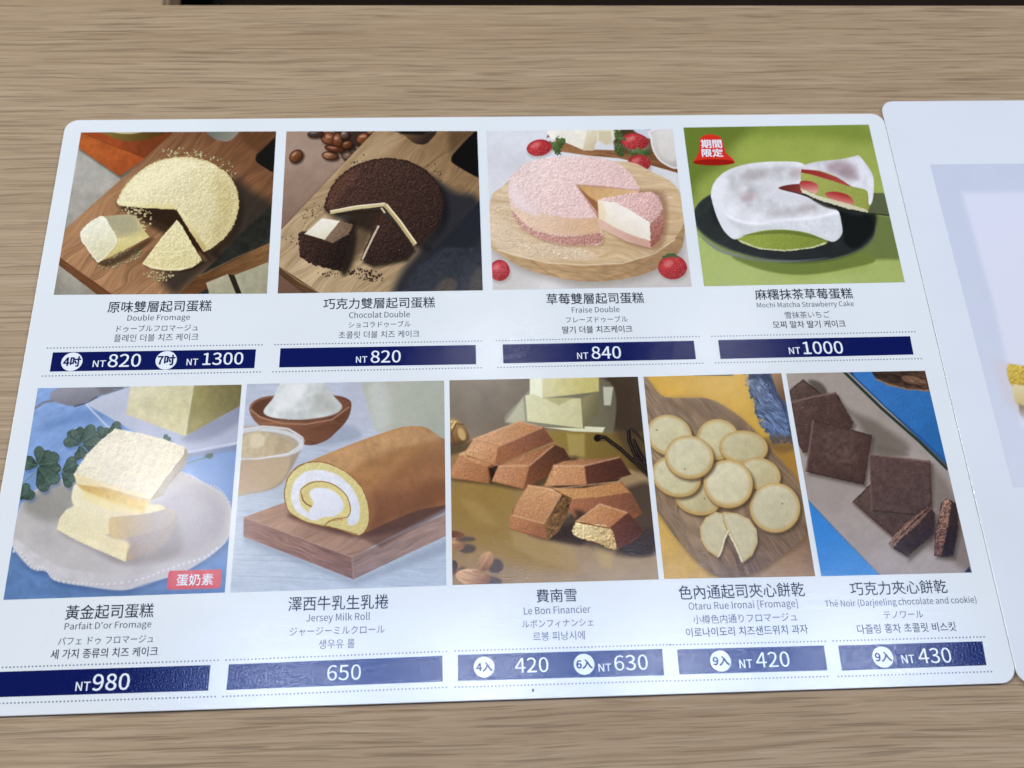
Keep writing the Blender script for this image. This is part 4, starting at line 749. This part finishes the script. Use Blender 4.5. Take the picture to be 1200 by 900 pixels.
def card_mesh(name, outline, z0, z1, mat, parent, lift=None):
    """sheet with real thickness and a soft edge"""
    bm = bmesh.new(); ch = .00025
    c = np.array(outline); nrm = []
    for i in range(len(c)):
        t = c[(i+1) % len(c)]-c[i-1]; nrm.append(np.array([t[1], -t[0]])/(np.linalg.norm(t)+1e-12))
    nrm = np.array(nrm); rings = []
    for d, z in ((0, z0), (0, z1-ch), (-ch*.4, z1-ch*.3), (-ch*1.2, z1)):
        rings.append([bm.verts.new((p[0]+n[0]*d, p[1]+n[1]*d, z)) for p, n in zip(c, nrm)])
    for a, b_ in zip(rings, rings[1:]):
        for i in range(len(c)):
            j = (i+1) % len(c); f = bm.faces.new((a[i], a[j], b_[j], b_[i])); f.smooth = True
    bm.faces.new(rings[-1]); bm.faces.new(rings[0][::-1])
    o = ngon_from_bm(name, bm, mat, parent)
    return o
def empty(name, loc, label, cat, group=None):
    o = bpy.data.objects.new(name, None); COL.objects.link(o); o.location = loc; o.empty_display_size = .05
    o['label'] = label; o['category'] = cat
    if group: o['group'] = group
    return o
def adopt(o, parent):
    o.parent = parent; o.matrix_parent_inverse = Matrix.Translation(-Vector(parent.location)); return o

# ------------------------------------------------------------------ floor and table
TZ = -0.0012                                      # table surface; the card's print is at z = 0
f = sheet('floor', [(-6, -6), (6, -6), (6, 8), (-6, 8)], -.75, M_FLOOR, None); f['kind'] = 'structure'
e0, e1 = at(0, 3.6, TZ), at(1200, 4.6, TZ)
sl = (e1.y-e0.y)/(e1.x-e0.x)
table = empty('table', (0, 0, -.75), 'wide oak-grain laminate table top under the menu, dark floor beyond its far edge', 'table')
def box(name, x0, y0, z0, x1, y1, z1, mat, parent, bev=.0015, skew=0):
    bm = bmesh.new(); bmesh.ops.create_cube(bm, size=1)
    for v in bm.verts:
        v.co = Vector((x0+(x1-x0)*(v.co.x+.5), y0+(y1-y0)*(v.co.y+.5), z0+(z1-z0)*(v.co.z+.5)))
        if v.co.y > (y0+y1)/2: v.co.y += skew*v.co.x
    bmesh.ops.bevel(bm, geom=bm.edges[:], offset=bev, segments=2, affect='EDGES')
    o = ngon_from_bm(name, bm, mat, None); return adopt(o, parent)
yf = e0.y-sl*e0.x
box('tabletop', -.75, -.35, TZ-.025, .85, yf, TZ, M_WOOD, table, .0015, sl)
for x in (-.68, .78):
    for y in (-.28, yf-.09): box('leg', x-.02, y-.02, -.75, x+.02, y+.02, TZ-.0252, M_METAL, table)

# a lower bench seat, added to lighten the sliver past the far edge, top left
bx = at(196, 2, -.30).x
bench = empty('bench', (bx-.9, yf+.35, -.75), 'dim brown wooden bench seat added beyond the far table edge, top left corner', 'bench')
box('seat', bx-1.8, yf+.03, -.34, bx, yf+.75, -.30, M_WOOD, bench, .004)
for x in (bx-1.72, bx-.08):
    for y in (yf+.08, yf+.68): box('leg', x-.025, y-.025, -.75, x+.025, y+.025, -.3402, M_METAL, bench)

# ------------------------------------------------------------------ the menu card
XL, XR, YB, YT = -.4274*H, .4924*H, .1981*H, .8437*H
menu = empty('menu_card', ((XL+XR)/2, YB, TZ), 'white laminated dessert menu with nine food photos and navy price bars', 'menu', 'laminated menu cards')
def P(name, o): return adopt(o, menu)
adopt(card_mesh('card_sheet', rounded(XL, YB, XR, YT, .0068), TZ+.0003, 0, M_PAPER, None), menu)

def make_image(name, fn, quad, org, s, nx, ny):
    """paint fn in the frame of the photograph detail, sampled on the card's own rectangle"""
    q = [at(*p) for p in quad]                    # TL TR BR BL on the card
    u = (np.arange(nx)+.5)/nx; v = (np.arange(ny)+.5)/ny; U, V = np.meshgrid(u, v)       # v from the bottom
    W = [((1-U)*V), (U*V), (U*(1-V)), ((1-U)*(1-V))]
    x = sum(w_*p.x for w_, p in zip(W, q)); y = sum(w_*p.y for w_, p in zip(W, q))
    R = np.array(M3.inverted()); d = np.stack([x, y, np.full_like(x, -H)], -1) @ R.T
    px = 600 + F*d[..., 0]/-d[..., 2]; py = 450 - F*d[..., 1]/-d[..., 2]
    im = fn((px-org[0])*s, (py-org[1])*s)
    g_ = fbm(px/1.1, py/1.1, 2, 5)+.7*fbm(px/5, py/5, 2, 2)+.9*fbm(px/22, py/22, 2, 4)
    im = im*(1+.05*g_[..., None])
    im = np.clip(im*.9+im.mean(-1, keepdims=True)*.1, 0, 1)             # offset inks: a little short of full chroma
    rgba = np.ones((ny, nx, 4), np.float32); rgba[..., :3] = im
    b = bpy.data.images.new(name, nx, ny); b.pixels.foreach_set(rgba.ravel()); b.update(); b.pack(); return b, q
PH = [
 (pic1, ((95, 155.2), (323.6, 154), (312.7, 344), (63, 345.5)), (50, 130), 4, 'printed photo of a yellow double cheesecake on a walnut board'),
 (pic2, ((335.7, 154), (559.3, 153.6), (565.8, 340.3), (325.4, 343.9)), (310, 130), 4, 'printed photo of a dark chocolate crumb cake with cacao beans'),
 (pic3, ((570, 153.5), (788, 151.5), (810.8, 336), (577.5, 339.6)), (550, 130), 4, 'printed photo of a pink strawberry cake on a round pale board'),
 (pic4, ((800.8, 149.5), (1018, 146), (1060.3, 330.7), (825, 335.5)), (780, 130), 4, 'printed photo of a white mochi matcha cake on a black plate'),
 (pic5, ((44.4, 455), (283.2, 450.8), (263.4, 694.4), (4, 703)), (0, 440), 10/3, 'printed photo of three stacked cheesecake bars on a grey plate'),
 (pic6, ((289.4, 450), (520.5, 446), (523, 686), (269.6, 694.5)), (260, 435), 10/3, 'printed photo of a cream filled milk roll on a wooden board'),
 (pic7, ((526.6, 445.7), (747.4, 441.4), (772, 679), (530.2, 685.6)), (505, 430), 10/3, 'printed photo of brown financier cakes with almonds'),
 (pic8, ((754, 441.5), (915.5, 437.4), (955.5, 675.3), (778.3, 678.5)), (740, 425), 3.396, 'printed photo of round pale cookies on an olive wood board'),
 (pic9, ((921.2, 437.7), (1084, 434.4), (1139, 670.9), (962.4, 675.3)), (900, 425), 3.396, 'printed photo of square chocolate cookies on beige and blue'),
]
UV = [(0, 1), (1, 1), (1, 0), (0, 0)]
Z1, Z2, Z3 = .00005, .00010, .00015
photos = []
for i, (fn, quad, org, s, lab) in enumerate(PH):
    q0 = [at(*p) for p in quad]; wd = (q0[1]-q0[0]).length; hg = (q0[0]-q0[3]).length
    nx = int(wd/H*F*2.0); ny = int(hg/H*F*2.0)
    img, q = make_image('food_print_%d' % i, fn, quad, org, s, nx, ny)
    o = sheet('product_photo', q, Z1, photo_mat('food_print', img), None, UV); o['label'] = lab
    P('', o); photos.append(o)

# ------------------------------------------------------------------ lettering
FP = os.path.join(bpy.utils.system_resource('DATAFILES'), 'fonts', 'Noto Sans CJK Regular.woff2')
try: FONT = bpy.data.fonts.load(FP)
except Exception: FONT = None
TEXTS = {}
def prepare(strings):                       # lay out every line at once (one evaluation)
    obs = {}
    for t in sorted(set(strings)):
        c = bpy.data.curves.new('t', 'FONT'); c.body = t; c.size = 1; c.resolution_u = 3; c.offset = .002 if '莓' in t else 0
        if FONT and any('!' < ch < '~' for ch in t): c.font = FONT
        o = bpy.data.objects.new('t', c); COL.objects.link(o); obs[t] = o
    bpy.context.view_layer.update(); dg = bpy.context.evaluated_depsgraph_get()
    for t, o in obs.items():
        me = bpy.data.meshes.new_from_object(o.evaluated_get(dg)); v = np.empty(len(me.vertices)*3, np.float32); me.vertices.foreach_get('co', v)
        me.calc_loop_triangles(); tr = np.empty(len(me.loop_triangles)*3, np.int32); me.loop_triangles.foreach_get('vertices', tr)
        TEXTS[t] = (v.reshape(-1, 3), tr.reshape(-1, 3)); bpy.data.meshes.remove(me)
    for o in obs.values():
        c = o.data; bpy.data.objects.remove(o); bpy.data.curves.remove(c)
def letter(name, body, x0, x1, y0, y1, mat, parent, z=Z1, bold=0.0, root=None, free=False):
    """lettering whose ink fills the measured box: x0..x1 at mid height, y0..y1 at mid width (photo pixels)"""
    yc, xc = (y0+y1)/2, (x0+x1)/2
    a, b_ = at(x0, yc), at(x1, yc); W = (b_-a).length; c = at(xc, yc)
    Hh = abs(at(xc, y0).y-at(xc, y1).y)
    v, tris = TEXTS[body]; v = v.copy(); n = len(v)
    mn, mx = v.min(0), v.max(0); sx = W/(mx[0]-mn[0]); sy = Hh/(mx[1]-mn[1])
    if not free: sy = min(max(sy, sx*.94), sx*1.12)
    v[:, 0] = (v[:, 0]-(mn[0]+mx[0])/2)*sx; v[:, 1] = (v[:, 1]-(mn[1]+mx[1])/2)*sy
    v[:, 0] += c.x; v[:, 1] += c.y; v[:, 2] = z
    vs, fs, e = [], [], bold*sx              # heavier strokes: the same glyphs laid down again, a hair apart
    for k, (dx, dy) in enumerate(((1, .5), (-1, -.5), (-.5, 1), (.5, -1)) if bold else ((0, 0),)):
        w_ = v.copy(); w_[:, 0] += dx*e; w_[:, 1] += dy*e; w_[:, 2] = z+k*2e-6; vs.append(w_); fs.append(tris+k*n)
    me = bpy.data.meshes.new(name); me.from_pydata(np.concatenate(vs).tolist(), [], np.concatenate(fs).tolist())
    me.update()
    o = link(name, me, mat)
    if parent is menu: adopt(o, menu)
    else: o.parent = parent
    return o
CAP = [
 (('原味雙層起司蛋糕', 126.8, 248, 352.5, 365.7), ('Double Fromage', 149.5, 222.5, 368.5, 377.4), ('ドゥーブルフロマージュ', 137, 232, 380.6, 388.4), ('플레인 더블 치즈 케이크', 133.8, 232.5, 391, 400)),
 (('巧克力雙層起司蛋糕', 379.3, 509.8, 348.8, 361.6), ('Chocolat Double', 409.2, 480.3, 364.8, 372.4), ('ショコラドゥーブル', 408.6, 481.2, 376, 384), ('초콜릿 더블 치즈 케이크', 397, 491.6, 387.5, 396.3)),
 (('草莓雙層起司蛋糕', 640.4, 754.5, 343.3, 356.2), ('Fraise Double', 670, 726, 359.2, 366.2), ('フレーズドゥーブル', 663, 735.4, 370.3, 378.2), ('딸기 더블 치즈케이크', 659, 741, 381.6, 390.5)),
 (('麻糬抹茶草莓蛋糕', 884.6, 999.2, 338.2, 350.9), ('Mochi Matcha Strawberry Cake', 887, 1000.8, 352.8, 362), ('雪抹茶いちご', 919.6, 972.4, 364.8, 373), ('모찌 말차 딸기 케이크', 905.6, 990.8, 375.4, 384.6)),
 (('黃金起司蛋糕', 77.2, 180, 708, 725), ("Parfait D'or Fromage", 76, 177.3, 728.2, 738.9), ('パフェ ドゥ フロマージュ', 68.6, 180, 745, 755), ('세 가지 종류의 치즈 케이크', 60, 185, 759, 771)),
 (('澤西牛乳生乳捲', 338.2, 455.3, 697.8, 714.8), ('Jersey Milk Roll', 359, 433.6, 718.3, 730), ('ジャージーミルクロール', 339.8, 450.7, 733.5, 744.5), ('생우유 롤', 373.7, 415.7, 749, 760)),
 (('費南雪', 628.5, 675.7, 690, 705.6), ('Le Bon Financier', 613.8, 692, 710, 719.5), ('ルボンフィナンシェ', 611.8, 695.5, 725, 735.5), ('르봉 피낭시에', 624.6, 685.4, 739.8, 750.4)),
 (('色內通起司夾心餅乾', 795.4, 942.8, 684, 701), ('Otaru Rue Ironai [Fromage]', 807, 935, 703.5, 716), ('小樽色内通りフロマージュ', 812.2, 934, 718.8, 730), ('이로나이도리 치즈샌드위치 과자', 803.8, 947, 733.5, 745)),
 (('巧克力夾心餅乾', 996, 1109.7, 680.5, 696.6), ('Thé Noir (Darjeeling chocolate and cookie)', 966.6, 1144.7, 699.3, 712), ('テノワール', 1035.5, 1081.7, 715.2, 725.5), ('다즐링 홍차 초콜릿 비스킷', 1004.4, 1120.2, 730, 741.5)),
]
prepare([c[0] for cap in CAP for c in cap] + 'NT 820 840 980 650 420 630 430 1000 1300 4吋 7吋 4入 6入 9入 期間 限定 蛋奶素'.split())
for i, cap in enumerate(CAP):
    for j, (t, x0, x1, y0, y1) in enumerate(cap):
        heavy = j == 3 and i in (2, 3, 4, 7, 8)
        letter(('title_lettering', 'subtitle_lettering', 'kana_lettering', 'hangul_lettering')[j], t, x0, x1, y0, y1,
               M_TEXT if (j == 0 or heavy) else M_TEXT2, menu, bold=.006 if j == 0 else (.007 if heavy else 0.0))
def disc(name, x, y, rx, z, mat, n=40):
    c = at(x, y); r = (at(x+rx, y)-at(x-rx, y)).length/2
    return sheet(name, [(c.x+r*math.cos(2*math.pi*k/n), c.y+r*math.sin(2*math.pi*k/n)) for k in range(n)], z, mat, None)
BAR = [
 (((62, 413), (300, 409.3), (298, 431.5), (58.3, 435.5)), ((53.8, 408), (308.8, 404)), ((48, 440.8), (306.8, 435.8)),
  ((84.3, 424, 12.4, '4吋', 74.6, 94.6, 418, 429.6), (194.8, 422.3, 12.4, '7吋', 185, 205, 416.3, 427.8)),
  (('NT', 109, 123.8, 422.6, 430), ('820', 127, 165, 415.5, 429.6), ('NT', 218.8, 232, 420.6, 428), ('1300', 238, 285, 413.3, 427.5))),
 (((328.6, 408.2), (557.5, 404.3), (557.9, 426.9), (327.1, 430.6)), ((320.4, 403.9), (565.7, 399.6)), ((318, 435.8), (565.7, 431)), (),
  (('NT', 417.3, 430.3, 417.8, 425), ('820', 434.6, 469.5, 410.8, 425))),
 (((589, 403.6), (813, 399.3), (815.7, 421), (589.8, 425.9)), ((580, 399.3), (821, 394.4)), ((581.7, 430.6), (825.4, 425.6)), (),
  (('NT', 676.4, 689.3, 413.3, 420.6), ('840', 693.3, 727.5, 406, 420.4))),
 (((841.5, 398.5), (1066.4, 394), (1070.6, 415.5), (844.3, 420.7)), ((832.4, 394.3), (1073.8, 388.7)), ((836.8, 425.3), (1081.3, 420.2)), (),
  (('NT', 924.5, 937.8, 407.2, 414.8), ('1000', 940.9, 987.5, 400.2, 414.8))),
 (((-14, 787.7), (246.8, 779.3), (243.9, 809.3), (-19, 817.6)), ((-21, 783), (257.6, 773.7)), ((-25, 825.1), (254.3, 816.2)), (),
  (('NT', 88.9, 105.8, 799.2, 809.4), ('980', 109, 151.9, 789.7, 808.8))),
 (((268.2, 778.6), (518.5, 768.5), (518.8, 798.6), (265.2, 808.7)), ((262.8, 773.7), (525.3, 763.2)), ((259.3, 816.4), (525.3, 805.4)), (),
  (('650', 383.5, 423, 779, 797.2),)),
 (((536.4, 767.5), (776, 760.5), (778.3, 791.3), (536.7, 798)), ((531.3, 763), (787.8, 755.3)), ((531.3, 805.5), (787.8, 797.6)),
  ((567.3, 781.7, 12.2, '4入', 558.2, 577, 776.2, 787), (684.5, 778.5, 12.2, '6入', 675.6, 694, 773, 783.8)),
  (('420', 603.3, 642.6, 770.6, 788.2), ('NT', 701.4, 716.2, 778, 786.8), ('630', 719.8, 759, 767.7, 785.3))),
 (((793.3, 761), (965.5, 756.5), (969.7, 785.5), (796, 790.4)), ((782.8, 755.8), (969, 751.4)), ((788.8, 798), (972, 792.6)),
  ((844.4, 774.7, 12.2, '9入', 835.5, 854.5, 769, 780),), (('NT', 866.5, 881.5, 773, 782.8), ('420', 885.7, 925, 763.8, 782))),
 (((982.3, 756.5), (1151, 751.5), (1156, 779.5), (986.5, 785.9)), ((974.3, 751.2), (1155.2, 746.3)), ((980.2, 792.9), (1164, 786.9)),
  ((1034.5, 770, 12.2, '9入', 1025.5, 1044.5, 764.3, 775.4),), (('NT', 1056.5, 1071.6, 767.5, 777.2), ('430', 1075.8, 1114.3, 759.3, 777.2))),
]
for i, (quad, du, dl, discs, words) in enumerate(BAR):
    b = sheet('price_bar', [at(*p) for p in quad], Z1, M_NAVY, None); P('', b)
    b['label'] = 'navy price bar reading ' + ' '.join(('NT ' if w_[0] == 'NT' else w_[0]) for w_ in words).replace('  ', ' ')
    for (t, x0, x1, y0, y1) in words:
        o = letter('price_lettering', t, x0, x1, y0, y1, M_WHITE, b, z=Z2, bold=(.003 if i < 5 else .0) if t != 'NT' else .003)
    for (x, y, r, t, x0, x1, y0, y1) in discs:
        d_ = disc('portion_disc', x, y, r, Z2, M_WHITE); d_.parent = b
        o = letter('portion_lettering', t, x0, x1, y0, y1, M_NAVY, b, z=Z3, bold=.012)
    for (p0, p1) in (du, dl):
        a, c = at(*p0), at(*p1); n = int((c-a).length/.00145); bm = bmesh.new(); r = .00036
        for k in range(n):
            q = a.lerp(c, (k+.5)/n); vs = [bm.verts.new((q.x+r*math.cos(t*math.pi/4), q.y+r*math.sin(t*math.pi/4), Z1)) for t in range(8)]; bm.faces.new(vs)
        o = ngon_from_bm('dotted_line', bm, M_DOT); P('', o)
# red bowler-shaped badge in the matcha photo, rose tag in the cheesecake photo
def zq(pts, org, s): return [at(org[0]+x/s, org[1]+y/s) for x, y in pts]
o4 = (805, 150); s4 = 1200/70
dome = [(120, 690), (180, 600), (235, 500), (250, 350), (255, 220), (320, 160), (400, 132), (500, 130), (600, 150), (680, 195), (720, 280), (750, 400), (780, 500), (850, 560), (910, 615), (955, 670), (955, 700), (800, 690), (500, 690), (250, 695)]
b = sheet('badge', zq(dome, o4, s4), Z2, M_RED, None); b.parent = photos[3]
brim = [(540+420*math.cos(2*math.pi*k/40), 692+62*math.sin(2*math.pi*k/40)) for k in range(40)]
b = sheet('badge_brim', zq(brim, o4, s4), Z2+.00002, M_DKRED, None); b.parent = photos[3]
for t, x0, x1, y0, y1 in (('期間', 285, 695, 240, 405), ('限定', 300, 720, 425, 580)):
    o = letter('badge_lettering', t, 805+x0/s4, 805+x1/s4, 150+y0/s4, 150+y1/s4, M_WHITE, photos[3], z=Z3, bold=.022, free=True)
q = zq([(655, 766), (866, 754), (862, 830), (655, 840)], (0, 440), 10/3)
cx = sum((v for v in q), Vector((0, 0, 0)))/4; hx = ((q[1]-q[0]).length+(q[2]-q[3]).length)/4; hy = (q[0].y-q[3].y)/2
b = sheet('badge', rounded(cx.x-hx, cx.y-hy, cx.x+hx, cx.y+hy, .0011, 6), Z2, M_ROSE, None); b.parent = photos[4]
o = letter('badge_lettering', '蛋奶素', 207, 249.8, 672.6, 686.3, M_WHITE, photos[4], z=Z3, bold=.006)
# dark speck on the lower margin
c = at(624.6, 809.2); sp = sheet('print_speck', [(c.x+.00045*math.cos(a)*(.8+.3*math.sin(3*a)), c.y+.0008*math.sin(a)) for a in np.linspace(0, 6.283, 12)[:-1]], Z1, M_BLACK, None); P('', sp)

# ------------------------------------------------------------------ the second card, on the right
X2 = XR+.0002; TOP2 = at(1080, 118.3).y; BOT2 = YB-.0010; Z0B = .00012
card2 = empty('menu_card', (X2+.2, BOT2, TZ), 'mostly blank white card with a pale grey frame, cropped at the right', 'menu', 'laminated menu cards')
adopt(card_mesh('card_sheet', rounded(X2, BOT2, X2+.42, TOP2, .0068), TZ+.0003, Z0B, M_PAPER2, None), card2)
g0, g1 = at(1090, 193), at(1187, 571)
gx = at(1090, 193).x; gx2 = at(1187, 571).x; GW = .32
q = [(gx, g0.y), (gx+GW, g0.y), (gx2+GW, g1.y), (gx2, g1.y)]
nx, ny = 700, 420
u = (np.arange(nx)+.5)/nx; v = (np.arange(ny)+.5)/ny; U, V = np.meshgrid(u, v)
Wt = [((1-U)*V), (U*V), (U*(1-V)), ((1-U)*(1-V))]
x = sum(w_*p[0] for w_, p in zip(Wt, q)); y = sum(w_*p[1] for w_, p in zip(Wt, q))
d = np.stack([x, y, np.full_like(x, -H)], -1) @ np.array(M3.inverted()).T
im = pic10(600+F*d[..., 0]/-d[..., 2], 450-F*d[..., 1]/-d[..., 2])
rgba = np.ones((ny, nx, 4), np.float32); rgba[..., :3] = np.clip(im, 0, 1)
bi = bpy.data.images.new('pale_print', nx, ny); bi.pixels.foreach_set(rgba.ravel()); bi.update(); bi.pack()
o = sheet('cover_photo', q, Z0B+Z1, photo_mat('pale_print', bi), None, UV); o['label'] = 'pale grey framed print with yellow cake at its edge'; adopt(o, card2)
